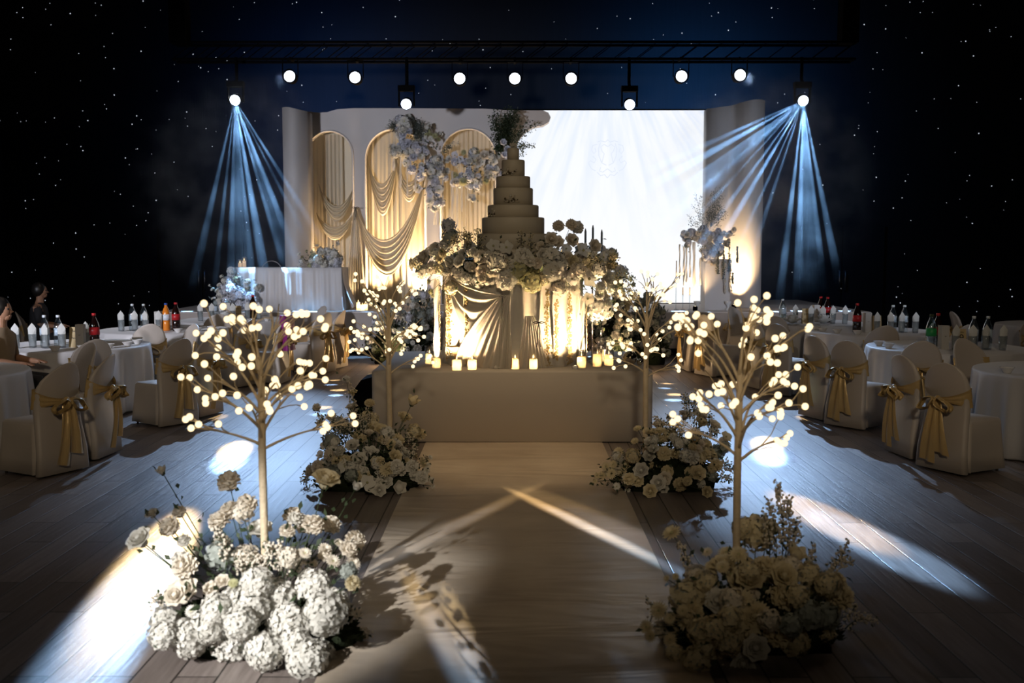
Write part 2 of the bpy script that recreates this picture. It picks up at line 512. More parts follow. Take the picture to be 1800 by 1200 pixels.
# ------------------------------------------------------------------ LED screen
YSC = 20.75
def screen_material():
    m, t, n, l = nt('lit_screen')
    n.remove(n['Principled BSDF'])
    tc = n.new('ShaderNodeTexCoord'); sp = n.new('ShaderNodeSeparateXYZ'); l.new(tc.outputs['Object'], sp.inputs[0])
    # object x 0..4 , z 0..4 : pale draped curtains drawn from the top middle, bright floor glow below
    zz = n.new('ShaderNodeMapRange'); zz.inputs[1].default_value = 0.3; zz.inputs[2].default_value = 4.1; zz.inputs[3].default_value = 0.0; zz.inputs[4].default_value = 1.0
    l.new(sp.outputs['Z'], zz.inputs[0])
    sx = n.new('ShaderNodeMath'); sx.operation = 'SUBTRACT'; sx.inputs[1].default_value = 2.15; l.new(sp.outputs['X'], sx.inputs[0])
    ab = n.new('ShaderNodeMath'); ab.operation = 'ABSOLUTE'; l.new(sx.outputs[0], ab.inputs[0])
    inv = n.new('ShaderNodeMath'); inv.operation = 'SUBTRACT'; inv.inputs[0].default_value = 6.0; l.new(sp.outputs['Z'], inv.inputs[1])
    dv = n.new('ShaderNodeMath'); dv.operation = 'DIVIDE'; l.new(ab.outputs[0], dv.inputs[0]); l.new(inv.outputs[0], dv.inputs[1])
    cb = n.new('ShaderNodeCombineXYZ'); l.new(dv.outputs[0], cb.inputs[0]); l.new(sp.outputs['Z'], cb.inputs[1])
    mp = n.new('ShaderNodeMapping'); mp.inputs['Scale'].default_value = (7, 0.35, 1); l.new(cb.outputs[0], mp.inputs[0])
    ns = n.new('ShaderNodeTexNoise'); ns.inputs['Scale'].default_value = 1.6; ns.inputs['Detail'].default_value = 6; l.new(mp.outputs[0], ns.inputs['Vector'])
    cr = n.new('ShaderNodeValToRGB'); cr.color_ramp.elements[0].position = 0.36; cr.color_ramp.elements[0].color = (0.76, 0.84, 1.0, 1)
    cr.color_ramp.elements[1].position = 0.56; cr.color_ramp.elements[1].color = (0.92, 0.95, 1.0, 1)
    l.new(ns.outputs['Fac'], cr.inputs[0])
    mx = n.new('ShaderNodeMix'); mx.data_type = 'RGBA'; mx.inputs[6].default_value = (0.98, 0.99, 1.0, 1)
    l.new(zz.outputs[0], mx.inputs[0]); l.new(cr.outputs[0], mx.inputs[7])
    e = n.new('ShaderNodeEmission'); e.inputs[1].default_value = 1.03
    l.new(mx.outputs[2], e.inputs[0]); l.new(e.outputs[0], n['Material Output'].inputs[0])
    return m
a = W(880, 194, YSC); b2 = W(1233, 532, YSC)
SCX0, SCX1, SCZ0, SCZ1 = a.x, b2.x, b2.z, a.z
sc = empty('led_screen', (SCX0, YSC, SCZ0), 'big glowing white screen with faint curtains and a crest behind the cake', 'screen')
MB().box(0, SCX1 - SCX0, 0, 0.02, 0, SCZ1 - SCZ0).build('display', screen_material(), sc)
MB().box(-.04, SCX1 - SCX0 + .04, 0.02, 0.25, -0.12, SCZ1 - SCZ0 + .03).build('housing', M['black'], sc)
# crest: mirrored scrolls round a letter form
def crest():
    b = MB()
    c0 = W(1068, 272, YSC) - Vector((SCX0, YSC, SCZ0))
    def S2(pts, r=0.009):
        for s in (-1, 1):
            b.tube([(c0.x + s * x * .0118, -0.004, c0.z - z * .0118) for x, z in pts], r, 5)
    S2([(0, -14), (6, -18), (12, -14), (10, -6), (6, -2), (8, 6), (10, 14)])
    S2([(18, -18), (26, -16), (28, -8), (24, -2), (20, -6), (22, -11)])
    S2([(13, -20), (16, -10), (15, 2), (10, 14), (2, 18)])
    S2([(26, 2), (20, 8), (23, 14), (30, 10), (33, 14), (28, 24), (20, 28)])
    S2([(0, 24), (8, 30), (14, 28), (12, 22)])
    S2([(0, 40), (5, 34), (12, 36), (18, 30)])
    S2([(0, -26), (4, -22), (12, -24), (18, -22)])
    return b
crest().build('crest', emit('crest_relief', (0.80, 0.86, 0.97), 0.98), sc)

# ------------------------------------------------------------------ backdrop boards
def extruded(name, outline, holes, y0, y1, m, parent):
    bm = bmesh.new()
    es = []
    for loop in [outline] + holes:
        vs = [bm.verts.new((x, y0, z)) for x, z in loop]
        es += [bm.edges.new((vs[i], vs[(i + 1) % len(vs)])) for i in range(len(vs))]
    bmesh.ops.triangle_fill(bm, use_beauty=True, use_dissolve=False, edges=es)
    r = bmesh.ops.extrude_face_region(bm, geom=bm.faces[:])
    for v in [g for g in r['geom'] if isinstance(g, bmesh.types.BMVert)]:
        v.co.y = y1
    bmesh.ops.recalc_face_normals(bm, faces=bm.faces[:])
    me = bpy.data.meshes.new(name); bm.to_mesh(me); bm.free(); me.materials.append(m)
    return put(name, me, parent)


YP = 20.2
def wz(u, v, Y=YP):
    p = W(u, v, Y); return (p.x, p.z)
ZB = ZS + 0.005
def arch(u0, u1, vt, n=20):
    xl = wz(u0, 400)[0]; xr = wz(u1, 400)[0]; zt = wz(600, vt)[1]
    r = (xr - xl) / 2; xc = (xl + xr) / 2
    pts = [(xl, ZB + .02)]
    pts += [(xc - r * math.cos(PI * i / n), zt - r + r * math.sin(PI * i / n)) for i in range(n + 1)]
    pts.append((xr, ZB + .02))
    return pts
bd = empty('arched_backdrop', (0, 0, 0), 'cream backdrop wall with three lit drape filled arches and a cloud shaped end', 'backdrop')
top = [wz(u, v) for u, v in ((525, 196), (545, 196), (560, 198), (575, 197), (592, 192), (620, 190), (700, 190), (850, 191), (900, 194), (955, 194), (964, 198), (968, 206), (965, 214), (955, 220), (938, 223), (925, 230), (912, 246), (900, 268), (893, 300))]
outl = top + [(wz(893, 400)[0], ZB), (wz(525, 400)[0], ZB)]
arches = [(541, 622, 230), (643, 748, 226), (775, 872, 226)]
extruded('backdrop_board', outl, [arch(*q) for q in arches], YP, YP + .30, M['cream_wall'], bd)
xl = wz(530, 400)[0]; xr = wz(890, 400)[0]; zt = wz(600, 215)[1]
MB().box(xl, xr, YP + .31, YP + .36, ZB, zt).build('niche_lining', mat('warm_cream_lining', (0.78, 0.69, 0.52), .8, noise=.05, bump=.2, bscale=8, stretch=(5, 5, .3)), bd)
for q in arches:          # rounded rim round each arch
    pts = arch(*q)
    MB().tube([(x, YP - .005, z) for x, z in pts], 0.022, 6).build('arch_rim', M['cream_wall'], bd)

# free-standing curved columns at both ends
def column(name, label, u0, u1, vt0, vt1, Y, depth, lobe):
    e = empty(name, (0, 0, 0), label, 'column')
    b = MB(); n = 14
    a0 = W(u0, 400, Y).x; a1 = W(u1, 400, Y).x
    def ring(z_fn):
        out = []
        for i in range(n + 1):
            t = i / n
            x = a0 + (a1 - a0) * t
            y = Y - depth * lobe(t)
            out.append((x, y, z_fn(t)))
        for i in range(n, -1, -1):
            t = i / n
            out.append((a0 + (a1 - a0) * t, Y + .35, z_fn(t)))
        return out
    zt = lambda t: W(700, vt0 + (vt1 - vt0) * (0.5 - 0.5 * math.cos(PI * t)), Y).z
    b.loft([ring(lambda t: ZB), ring(zt)], True, True)
    b.build('column_shell', M['cream_wall'], e)
    return e
c1 = column('scalloped_column', 'plain pale scalloped column beside the long sweetheart table, at the end of the arches', 500, 546, 189, 196, 19.7, .22, lambda t: math.sin(PI * t))
c2 = column('scalloped_column', 'tall pale fluted column standing beside the bright screen', 1240, 1340, 191, 177, 19.4, .3, lambda t: 0.35 * math.sin(PI * min(1, t / .42)) if t < .42 else math.sin(PI * (t - .42) / .58))
b = MB()
for k in range(5):
    xx = W(1236 + k * 1.6, 400, 19.9).x
    b.tube([(xx, 19.8 - k * .02, ZB), (xx, 19.8 - k * .02, W(1236, 196, 19.8).z)], 0.018, 6)
b.build('edge_fluting', M['cream_wall'], c2)

# ------------------------------------------------------------------ lighting rig
tr = empty('lighting_truss', (0, YT, 0), 'black box truss across the stage carrying the bright round lamps', 'truss')
zt_ = W(905, 128, YT).z + .22
for dy in (-.15, .15):
    for dz in (0, .3):
        MB().tube([(-6.2, dy, zt_ + dz), (6.2, dy, zt_ + dz)], .025, 8).build('chord', M['black'], tr)
b = MB()
for i in range(31):
    x = -6.2 + i * .4
    b.tube([(x, -.15, zt_), (x + .4, -.15, zt_ + .3)], .01, 4); b.tube([(x, .15, zt_), (x + .4, .15, zt_ + .3)], .01, 4)
b.tube([(-6.2, -.15, zt_), (-6.2, .15, zt_)], .01, 4); b.tube([(6.2, -.15, zt_), (6.2, .15, zt_)], .01, 4)
b.build('lacing', M['black'], tr)
for x in (-6.1, 6.1):
    MB().box(x - .15, x + .15, -.15, .15, zt_ + .3, ZC).build('truss_hanger', M['black'], tr)
M['lens'] = emit('lit_lamp_lens', (0.72, 0.82, 1.0), 9.0)
def led_lens(r):
    b = MB()
    b.lathe([(r, 0), (r, -.01), (r * .8, -.02), (0.0001, -.025)], 20, Matrix.Rotation(R(90), 4, 'X') @ Matrix.Scale(-1, 4, (0, 0, 1)))
    return b
wh = ['outer end of the arches side', 'second in from the arches side', 'over the third arch', 'over the middle arch of the cake', 'over the screen edge beside the cake', 'second in from the fluted column side', 'over the fluted column']
whl = ['round white stage lamp at the end of the row, above the plain column', 'round white stage lamp above the middle of the arched wall', 'round white stage lamp above the flower filled third arch', 'round white stage lamp straight above the wedding cake', 'round white stage lamp above the screen, first from the cake', 'round white stage lamp above the outer edge of the screen', 'round white stage lamp at the end of the row, above the fluted column']
def lamp_body(kind):
    pass
for (u, v), lb in zip(PARS, whl):
    p = W(u, v, YT - .3)
    e = empty('stage_par_lamp', p, lb, 'stage light', 'round lamps in a row on the truss')
    Mx = Matrix.Rotation(R(90), 4, 'X')
    MB().lathe([(.07, -.28), (.11, -.2), (.122, -.02), (.128, 0.02), (.112, .02), (.100, -.01)], 20, Mx).build('can', M['black'], e)
    b = MB(); b.lathe([(.098, 0.0), (.08, .012), (0.0001, .018)], 20, Mx); b.build('lens', M['lens'], e)
    b = MB()
    for s in (-1, 1):
        b.box(s * .14 - .006, s * .14 + .006, .05, .09, 0, .30)
    b.box(-.146, .146, .05, .09, .30, .312); b.box(-.02, .02, .05, .33, .31, zt_ - p.z + .02)
    b.build('yoke', M['black'], e)
hl = ['bright moving head throwing blue rays beside the plain column, outermost', 'small moving head lamp over the hanging white flowers', 'small moving head lamp over the top edge of the screen', 'bright moving head throwing blue rays beside the fluted column, outermost']
for i, ((u, v), lb) in enumerate(zip(HEADS, hl)):
    p = W(u, v, YT - .3)
    e = empty('moving_head_lamp', p, lb, 'stage light', 'moving heads hung under the truss')
    Mx = Matrix.Rotation(R(90 + 18), 4, 'X')
    MB().lathe([(.05, -.22), (.10, -.15), (.108, 0.0), (.098, .012), (.094, -.01)], 20, Mx).build('head', M['black'], e)
    b = MB(); b.lathe([(.092, 0.0), (.06, .015), (0.0001, .02)], 20, Mx); b.build('lens', M['lens'], e)
    b = MB()
    for s in (-1, 1):
        b.box(s * .135 - .012, s * .135 + .012, .03, .11, -.03, .24)
    b.box(-.15, .15, .0, .14, .24, .34)
    b.build('yoke', M['black'], e)
    MB().tube([(0, .07, .34), (0, .15, .40), (0, .15, zt_ - p.z + .03)], .03, 8).build('hanging_pipe', M['black'], e)
# ------------------------------------------------------------------ the two big ray fans in the haze
def haze_box(name, label, x0, x1, y0, y1, z0, z1, dens, seed, col=(0.9, 0.95, 1)):
    m, t, n, l = nt(name + '_volume')
    n.remove(n['Principled BSDF'])
    vs = n.new('ShaderNodeVolumeScatter'); vs.inputs['Color'].default_value = (*col, 1); vs.inputs['Anisotropy'].default_value = 0.2
    tc = n.new('ShaderNodeTexCoord')
    mp = n.new('ShaderNodeMapping'); mp.inputs['Location'].default_value = (seed, 0, 0); l.new(tc.outputs['Object'], mp.inputs[0])
    ns = n.new('ShaderNodeTexNoise'); ns.inputs['Scale'].default_value = 1.9; ns.inputs['Detail'].default_value = 2
    l.new(mp.outputs[0], ns.inputs['Vector'])
    mr = n.new('ShaderNodeMapRange'); mr.inputs[1].default_value = .38; mr.inputs[2].default_value = .66; mr.inputs[3].default_value = dens * .12; mr.inputs[4].default_value = dens
    l.new(ns.outputs['Fac'], mr.inputs[0])
    # thins out towards the edges of the cloud
    cx, cy, cz = (x0 + x1) / 2, (y0 + y1) / 2, (z0 + z1) / 2
    ms = n.new('ShaderNodeMapping'); ms.vector_type = 'POINT'
    ms.inputs['Scale'].default_value = (2 / (x1 - x0), 2 / (y1 - y0), 2 / (z1 - z0))
    l.new(tc.outputs['Object'], ms.inputs[0])
    ln = n.new('ShaderNodeVectorMath'); ln.operation = 'LENGTH'; l.new(ms.outputs[0], ln.inputs[0])
    fo = n.new('ShaderNodeMapRange'); fo.interpolation_type = 'SMOOTHSTEP'; fo.inputs[1].default_value = 1.0; fo.inputs[2].default_value = .62; fo.inputs[3].default_value = 0; fo.inputs[4].default_value = 1
    l.new(ln.outputs['Value'], fo.inputs[0])
    mu = n.new('ShaderNodeMath'); mu.operation = 'MULTIPLY'; l.new(mr.outputs[0], mu.inputs[0]); l.new(fo.outputs[0], mu.inputs[1])
    l.new(mu.outputs[0], vs.inputs['Density'])
    l.new(vs.outputs[0], n['Material Output'].inputs['Volume'])
    o = MB().box(x0 - cx, x1 - cx, y0 - cy, y1 - cy, z0 - cz, z1 - cz).build(name, m, None, (cx, cy, cz))
    tag(o, label, 'haze', None, 'stuff')
    return o


# each ray: degrees below the horizon (away from the lamp towards the stage), cone, power, depth tilt
RAYS_L = [(58, 3.2, 8000, -3), (64, 2.2, 6000, 4), (69, 3.6, 12000, -2), (75, 2.4, 12000, 2), (80, 4.0, 16000, -5), (86, 2.6, 10000, 3), (92, 3.2, 9000, -2), (98, 2.4, 7000, 2), (104, 3.4, 6000, 0), (72, 7.5, 3000, 0), (88, 8, 3000, 0)]
RAYS_R = [(24, 3.4, 9000, 2), (29, 4.2, 13000, -2), (35, 2.4, 9000, 3), (41, 3.0, 11000, -3), (48, 2.2, 12000, 2), (54, 2.6, 13000, -2), (60, 3.2, 17000, 1), (66, 2.0, 11000, -3), (73, 2.4, 9000, 3), (84, 3.0, 15000, -1), (90, 3.6, 17000, 2), (97, 2.6, 10000, -2), (103, 3.4, 11000, 2), (40, 12, 2200, 0), (94, 10, 3500, 0)]
for hd, sg_, rays_ in ((HEADS[0], 1, RAYS_L), (HEADS[3], -1, RAYS_R)):
    p = W(hd[0], hd[1], YT - .46)
    for an, dg, pw, tilt in rays_:
        d = Vector((sg_ * math.cos(R(an)), math.sin(R(tilt)) - .02, -math.sin(R(an))))
        spot('ray_light', p, p + d * 4, pw * (1.5 if sg_ > 0 else 1.9), dg, .5, (0.27, 0.56, 1.0), 0.012)
pl = W(413, 176, YT); pr = W(1412, 177, YT)
haze_box('stage_haze', 'thin blue haze lit by the ray fan beside the plain column', pl.x - 2.0, pl.x + 2.3, 17.65, 18.62, .8, 5.3, 0.30, 3)
haze_box('stage_haze', 'thin blue haze lit by the ray fan in front of the fluted column', pr.x - 3.2, pr.x + 1.6, 17.65, 18.62, .8, 5.3, 0.30, 8)
# ================================================================== flower shapes, radius about 1, facing +Z
def petal(b, Mx, L, Wd, cup, curl=0.0, n=3, ruf=0.0, rnd=None):
    ph = rnd.uniform(0, 6) if rnd else 0
    def fn(u, v):
        s = u * 2 - 1
        ww = Wd * (math.sin(PI * min(1, .12 + .80 * v)) ** .6) * (0.35 + .65 * v if v < .5 else 1)
        x = s * ww
        y = L * v * (1 - .10 * s * s * v)
        z = cup * (v * v) * L + .25 * Wd * s * s * v - curl * max(0, v - .6) * L + ruf * math.sin(5 * s + ph) * v
        return (x, y, z)
    b.grid(fn, n, n + 1, Mx)


def fl_mesh(kind, m, seed=1):
    rnd = random.Random(seed)
    b = MB()
    RZ = lambda a: Matrix.Rotation(a, 4, 'Z')
    RX = lambda a: Matrix.Rotation(a, 4, 'X')
    if kind in ('hydrangea', 'fine_hydrangea'):
        N = 120 if kind == 'hydrangea' else 330
        sz = .21 if kind == 'hydrangea' else .15
        for i in range(N):
            z = 1 - 1.75 * (i + .5) / N
            a = i * 2.39996
            r = math.sqrt(max(0, 1 - z * z))
            d = Vector((r * math.cos(a), r * math.sin(a), z))
            q = d.to_track_quat('Z', 'Y').to_matrix().to_4x4()
            T = Matrix.Translation(d * (0.88 + rnd.uniform(-.14, .10))) @ q @ RZ(rnd.uniform(0, 3)) @ RX(rnd.uniform(-.6, .6)) @ Matrix.Rotation(rnd.uniform(-.5, .5), 4, 'Y')
            for k in range(4):
                Mx = T @ RZ(k * PI / 2)
                vs = [(0, 0, 0), (sz * .55, sz * .45, .03), (0, sz, -.02 + rnd.uniform(0, .06)), (-sz * .55, sz * .45, .03)]
                b.add(vs, [(0, 1, 2, 3)], Mx)
        b.k = 1; b.ball(.70, (0, 0, 0), 10, 7); b.k = 0  # grey-green core, with the shade between florets put into its colour
    elif kind == 'rose':
        for ring, (n, r0, L, wd, tilt) in enumerate(((3, .02, .62, .34, 82), (4, .07, .70, .42, 72), (5, .13, .78, .48, 58), (6, .18, .84, .50, 38), (7, .2, .9, .5, 16))):
            for k in range(n):
                a = 2 * PI * k / n + ring * .7 + rnd.uniform(-.1, .1)
                petal(b, Matrix.Translation((0, 0, -.25 + .04 * ring)) @ RZ(a) @ Matrix.Translation((0, r0, 0)) @ RX(R(tilt)), L, wd, .15, .3, 4)
        b.ball(.30, (0, 0, .05), 8, 6, (1, 1, 1.3)); b.ball(.42, (0, 0, -.32), 8, 6)
    elif kind == 'carnation':
        for i in range(46):
            z = 1 - 1.35 * (i + .5) / 46
            a = i * 2.39996
            r = math.sqrt(max(0, 1 - z * z))
            d = Vector((r * math.cos(a), r * math.sin(a), z * .8))
            q = d.to_track_quat('Y', 'Z').to_matrix().to_4x4()
            petal(b, q @ Matrix.Translation((0, .35, 0)) @ Matrix.Rotation(rnd.uniform(-.5, .5), 4, 'Y'), .60 + rnd.uniform(-.06, .1), .30, .1, .2, 4, .07, rnd)
        b.ball(.62, (0, 0, -.05), 9, 6)
    elif kind == 'chrysanthemum':
        for ring, (n, L, t) in enumerate(((18, 1.0, 4), (15, .85, 20), (11, .62, 38))):
            for k in range(n):
                a = 2 * PI * k / n + ring * .3
                petal(b, Matrix.Translation((0, 0, ring * .03)) @ RZ(a) @ RX(R(t) + rnd.uniform(-.1, .1)), L, .13, .08, .1, 3)
        b.k = 1; b.ball(.22, (0, 0, .12), 8, 5, (1, 1, .6))
    elif kind == 'orchid':
        for k, (L, wd) in enumerate(((1.0, .34), (.95, .55), (.95, .30), (.95, .30), (.95, .55))):
            petal(b, RZ(2 * PI * k / 5) @ RX(rnd.uniform(.1, .4)), L, wd, .05, .25, 4)
        b.k = 1; b.ball(.15, (0, 0, .12), 7, 5)
    elif kind == 'bud':
        for k in range(5):
            petal(b, Matrix.Translation((0, 0, -.5)) @ RZ(k * 1.257) @ Matrix.Translation((0, .35, 0)) @ RX(R(78)), 1.25, .6, -.35, 0, 4)
        b.ball(.62, (0, 0, 0), 9, 7, (1, 1, 1.1)); b.k = 1; b.ball(.4, (0, 0, -.55), 7, 5)
    me = b.mesh(kind, [m, M['petal_sage'] if 'hydrangea' in kind else M['lime'] if kind != 'bud' else M['green']])
    return me


FL = {}
TINTS = {'w': 'petal', 'c': 'petal_cream', 'p': 'petal_warm', 'b': 'petal_cool', 'g': 'lime', 's': 'petal_sage'}
KINDS = {'h': 'hydrangea', 'f': 'fine_hydrangea', 'r': 'rose', 'c': 'carnation', 'd': 'chrysanthemum', 'l': 'orchid', 'b': 'bud'}
def flower_mesh(k, t):
    if (k, t) not in FL:
        FL[(k, t)] = [fl_mesh(KINDS[k], M[TINTS[t]], s) for s in (1, 2)]
    return random.choice(FL[(k, t)])


def leaf_quad(b, p, d, L, wd, rnd):
    d = Vector(d).normalized(); s = d.cross(Vector((rnd.uniform(-1, 1), rnd.uniform(-1, 1), rnd.uniform(-1, 1)))).normalized() * wd
    p = Vector(p); up = s.cross(d) * .4
    b.add([p, p + d * L * .5 + s + up, p + d * L, p + d * L * .5 - s + up], [(0, 1, 2, 3)])


def leaves_mesh(b, n, pos_fn, L, wd, rnd):
    for _ in range(n):
        p, d = pos_fn()
        d = Vector(d) + Vector((rnd.uniform(-.8, .8), rnd.uniform(-.8, .8), rnd.uniform(-.5, .8)))
        leaf_quad(b, p, d, L * rnd.uniform(.6, 1.3), wd, rnd)


def sprig(b, p0, p1, n, L, rnd, curve=.1, berries=0.0, spread=.06):
    """a stem from p0 to p1 with small leaves (material 0) or little blossoms (material 1)."""
    p0 = Vector(p0); p1 = Vector(p1)
    side = (p1 - p0).orthogonal().normalized() * curve
    P = lambda t: p0.lerp(p1, t) + side * math.sin(PI * t)
    k = b.k
    b.tube([P(i / 5) for i in range(6)], [.003, .003, .0026, .0022, .0018, .001], 4)
    for _ in range(n):
        t = rnd.uniform(.2, 1.0)
        q = P(t)
        o = Vector((rnd.gauss(0, 1), rnd.gauss(0, 1), rnd.gauss(.2, 1))).normalized()
        e = q + o * spread * (1.15 - .75 * t) * rnd.uniform(.3, 1)
        b.k = k
        b.add([q, q + Vector((.0012, 0, .0012)), e], [(0, 1, 2)])
        if rnd.random() < berries:
            b.k = 1; b.ball(L * .30, e, 5, 4)
        else:
            b.k = k; leaf_quad(b, e, o, L, L * .3, rnd)
    b.k = k


def spec(text):
    out = []
    for w_ in text.split():
        a_ = w_.split(',')
        out.append((a_[0][0], a_[0][1] if len(a_[0]) > 1 else 'w', float(a_[1]), float(a_[2]), float(a_[3])))
    return out


CAMP = Vector((0, 0, CH))


class Arr:
    """a flower arrangement: one thing with its flowers, stems and leaves"""
    def __init__(s, name, label, origin, cat='flower arrangement', group=None, seed=1):
        s.o = Vector(origin); s.rnd = random.Random(seed)
        s.e = empty(name, s.o, label, cat, group)
        s.n = 0; s.pts = []; s.stems = []

    def flower(s, k, t, p, r, d):
        d = Vector(d).normalized()
        me = flower_mesh(k, t)
        q = d.to_track_quat('Z', 'Y').to_matrix().to_4x4() @ Matrix.Rotation(s.rnd.uniform(0, 6), 4, 'Z')
        if s.n < 100:
            o = put(KINDS[k].replace('fine_', ''), me, s.e, Vector(p) - s.o, q.to_euler(), r)
        else:
            if not hasattr(s, 'rest'):
                s.rest = MB(); s.restm = []
            mt = list(me.materials)
            for m_ in mt:
                if m_ not in s.restm: s.restm.append(m_)
            vs = [v.co for v in me.vertices]
            T = Matrix.Translation(Vector(p) - s.o) @ q @ Matrix.Scale(r, 4)
            base = len(s.rest.v)
            s.rest.v.extend([tuple(T @ v) for v in vs])
            for pl_ in me.polygons:
                s.rest.f.append([i + base for i in pl_.vertices]); s.rest.m.append(s.restm.index(mt[pl_.material_index])); s.rest.sm.append(True)
        s.n += 1; s.pts.append((Vector(p), r))

    def put_px(s, items, zx, zy, zs, Y, ctr, jy=.12, dome=None, stem_to=None):
        """items seen at zoomed coordinates; ctr = the world centre flowers face away from"""
        ctr = Vector(ctr)
        for k, t, x, y, r in items:
            u = zx + x / zs; v = zy + y / zs
            yy = Y + s.rnd.uniform(-jy, jy)
            if dome: yy += dome(u, v)
            p = W(u, v, yy)
            rad = r / zs * (yy / 1750) * 1.0
            d = (p - ctr).normalized() * .9 + (CAMP - p).normalized() * .75 + Vector((0, 0, .25))
            s.flower(k, t, p, rad, d)
            if stem_to is not None and s.rnd.random() < 1:
                s.stems.append((p, rad))
        return s

    def cloud(s, n, ctr, rad, kinds, rr, zmin=-.2, front=True):
        """fill an ellipsoid's surface with flowers"""
        ctr = Vector(ctr)
        for i in range(n):
            for _ in range(20):
                d = Vector((s.rnd.gauss(0, 1), s.rnd.gauss(0, 1), s.rnd.gauss(0, 1))).normalized()
                if d.z > zmin and (not front or d.y < .5): break
            f = s.rnd.uniform(.72, 1.0)
            p = ctr + Vector((d.x * rad[0], d.y * rad[1], d.z * rad[2])) * f
            k = s.rnd.choice(kinds)
            r = rr * s.rnd.uniform(.7, 1.25)
            s.flower(k[0], k[1], p, r, Vector((d.x, d.y - .35, d.z + .2)))
        return s

    def finish(s, base=None, nleaf=350, L=.05, green='green', sprigs=(), stem_all=True, ctr=None, leafspread=.6, tray=True, berrym='petal_warm'):
        rnd = s.rnd
        ctr = Vector(ctr if ctr is not None else s.o)
        if hasattr(s, 'rest'):
            o = s.rest.build('blossoms', s.restm, s.e); o['kind'] = 'stuff'
        b = MB()
        def pf():
            p, r = rnd.choice(s.pts)
            q = p.lerp(ctr, rnd.uniform(.1, .6) if rnd.random() < .8 else 0.0)
            return q - s.o + Vector((rnd.gauss(0, r * leafspread), rnd.gauss(0, r * leafspread), rnd.gauss(0, r * leafspread))), (p - ctr)
        leaves_mesh(b, nleaf, pf, L, L * .28, rnd)
        o = b.build('foliage', M[green], s.e); o['kind'] = 'stuff'
        if stem_all:
            b = MB()
            for p, r in s.pts:
                q0 = ctr + Vector((rnd.uniform(-.05, .05), rnd.uniform(-.05, .05), 0))
                a_ = p - s.o; c_ = q0 - s.o
                mid = a_.lerp(c_, .5) + Vector((0, 0, -.03)) + (Vector((a_.x, a_.y, 0)) - Vector((c_.x, c_.y, 0))) * .08
                b.tube([a_, a_.lerp(mid, .6), mid, c_], .0028, 4)
            o = b.build('stems', M['green'], s.e); o['kind'] = 'stuff'
        for (p0, p1, n, sp_, be) in sprigs:
            b = MB(); sprig(b, Vector(p0) - s.o, Vector(p1) - s.o, n, L * .55, rnd, .03, be, sp_)
            b.build('sprig', [M[green], M[berrym]], s.e)
        if base:
            w_, d_, h_ = base
            if tray: MB().box(-w_ * .85, w_ * .85, -d_ * .8, d_ * .8, 0, .03).build('tray', M['black'], s.e)
            b = MB()
            b.lathe([(1, .0), (.98, .25), (.85, .6), (.55, .9), (0.0001, 1)], 28, Matrix.Diagonal((w_ * .98, d_ * 1.0, h_, 1)), lambda q, i: 1 + .06 * math.sin(5 * q + i))
            for _ in range(int(420)):
                a = rnd.uniform(0, 2 * PI); t = rnd.random() ** .5
                p_ = Vector((w_ * t * math.cos(a), d_ * t * math.sin(a), h_ * math.sqrt(max(0, 1 - t * t))))
                leaf_quad(b, p_, (p_.x, p_.y, .12 + rnd.random() * .2), L * 1.4, L * .4, rnd)
            b.build('moss_mound', M['moss'], s.e)
        return s.e
# ================================================================== cake platform
pf = G(655, 778); pt = W(655, 652, pf.y)
PX0 = G(654, 778).x; PX1 = G(1147, 778).x; PY0 = pf.y; PZ = pt.z; PY1 = PY0 + 1.95
plat = empty('cake_platform', ((PX0 + PX1) / 2, PY0, 0), 'wide low platform box in ivory stretch cloth under the cake table', 'platform')
hw = (PX1 - PX0) / 2
b = MB()
def rr(x, y, r, z, amp=0.0, n=6):
    out = []
    for cx, cy, a0 in ((x - r, r, -PI / 2), (x - r, y - r, 0), (-x + r, y - r, PI / 2), (-x + r, r, PI)):
        for i in range(n + 1):
            a = a0 + PI / 2 * i / n
            out.append((cx + r * math.cos(a), cy + r * math.sin(a), z))
    return out
b.loft([rr(hw, PY1 - PY0, .05, .012), rr(hw, PY1 - PY0, .05, PZ - .02), rr(hw - .012, PY1 - PY0 - .006, .05, PZ)], True, True)
for p_ in range(0): pass
b.build('fitted_cover', M['box_cloth'], plat)
MB().box(-hw + .03, hw - .03, .03, PY1 - PY0 - .03, 0, .012).build('base_frame', M['black'], plat)

# black monitor speaker behind the platform corner
p = G(634, 722)
sp_ = empty('monitor_speaker', (PX0 - .12, PY0 + .62, 0), 'black wedge speaker standing against the platform side', 'speaker')
b = MB(); b.loft([[(-.12, -.22, 0), (.1, -.22, 0), (.1, .25, 0), (-.12, .25, 0)], [(-.12, -.22, .46), (.1, -.22, .50), (.1, .25, .50), (-.12, .25, .46)], [(-.05, -.18, .56), (.1, -.18, .60), (.1, .22, .60), (-.05, .22, .56)]], smooth=False)
b.build('cabinet', M['black'], sp_)
MB().box(-.125, -.121, -.18, .2, .05, .42).build('grille', mat('speaker_grille', (.02, .02, .02), .6, noise=.4, nscale=200), sp_)

# ------------------------------------------------------------------ cloth wrapped drum that carries the cake
CX, CY = W(902, 620, PY0 + .98).x, PY0 + .98
DR = .74; DH = 1.04; DZ = PZ + DH
drum = empty('draped_cake_table', (CX, CY, PZ), 'round cake table wrapped in pleated ivory chiffon on the platform', 'table')
def dfn(q, i):
    return 1 + (.016 * math.sin(34 * q) + .012 * math.sin(13 * q + 1.3)) * (1 - .35 * i / 6)
prof = [(DR + .05, .003), (DR + .015, .08), (DR, .3), (DR - .01, .6), (DR - .01, .85), (DR, DH - .05), (DR, DH)]
b = MB(); b.lathe(prof, 200, None, dfn); b.build('pleated_skirt', M['white_chiffon'], drum)
MB().lathe([(DR, DH), (DR, DH + .015), (0.0001, DH + .016)], 64).build('tabletop', M['cake'], drum)
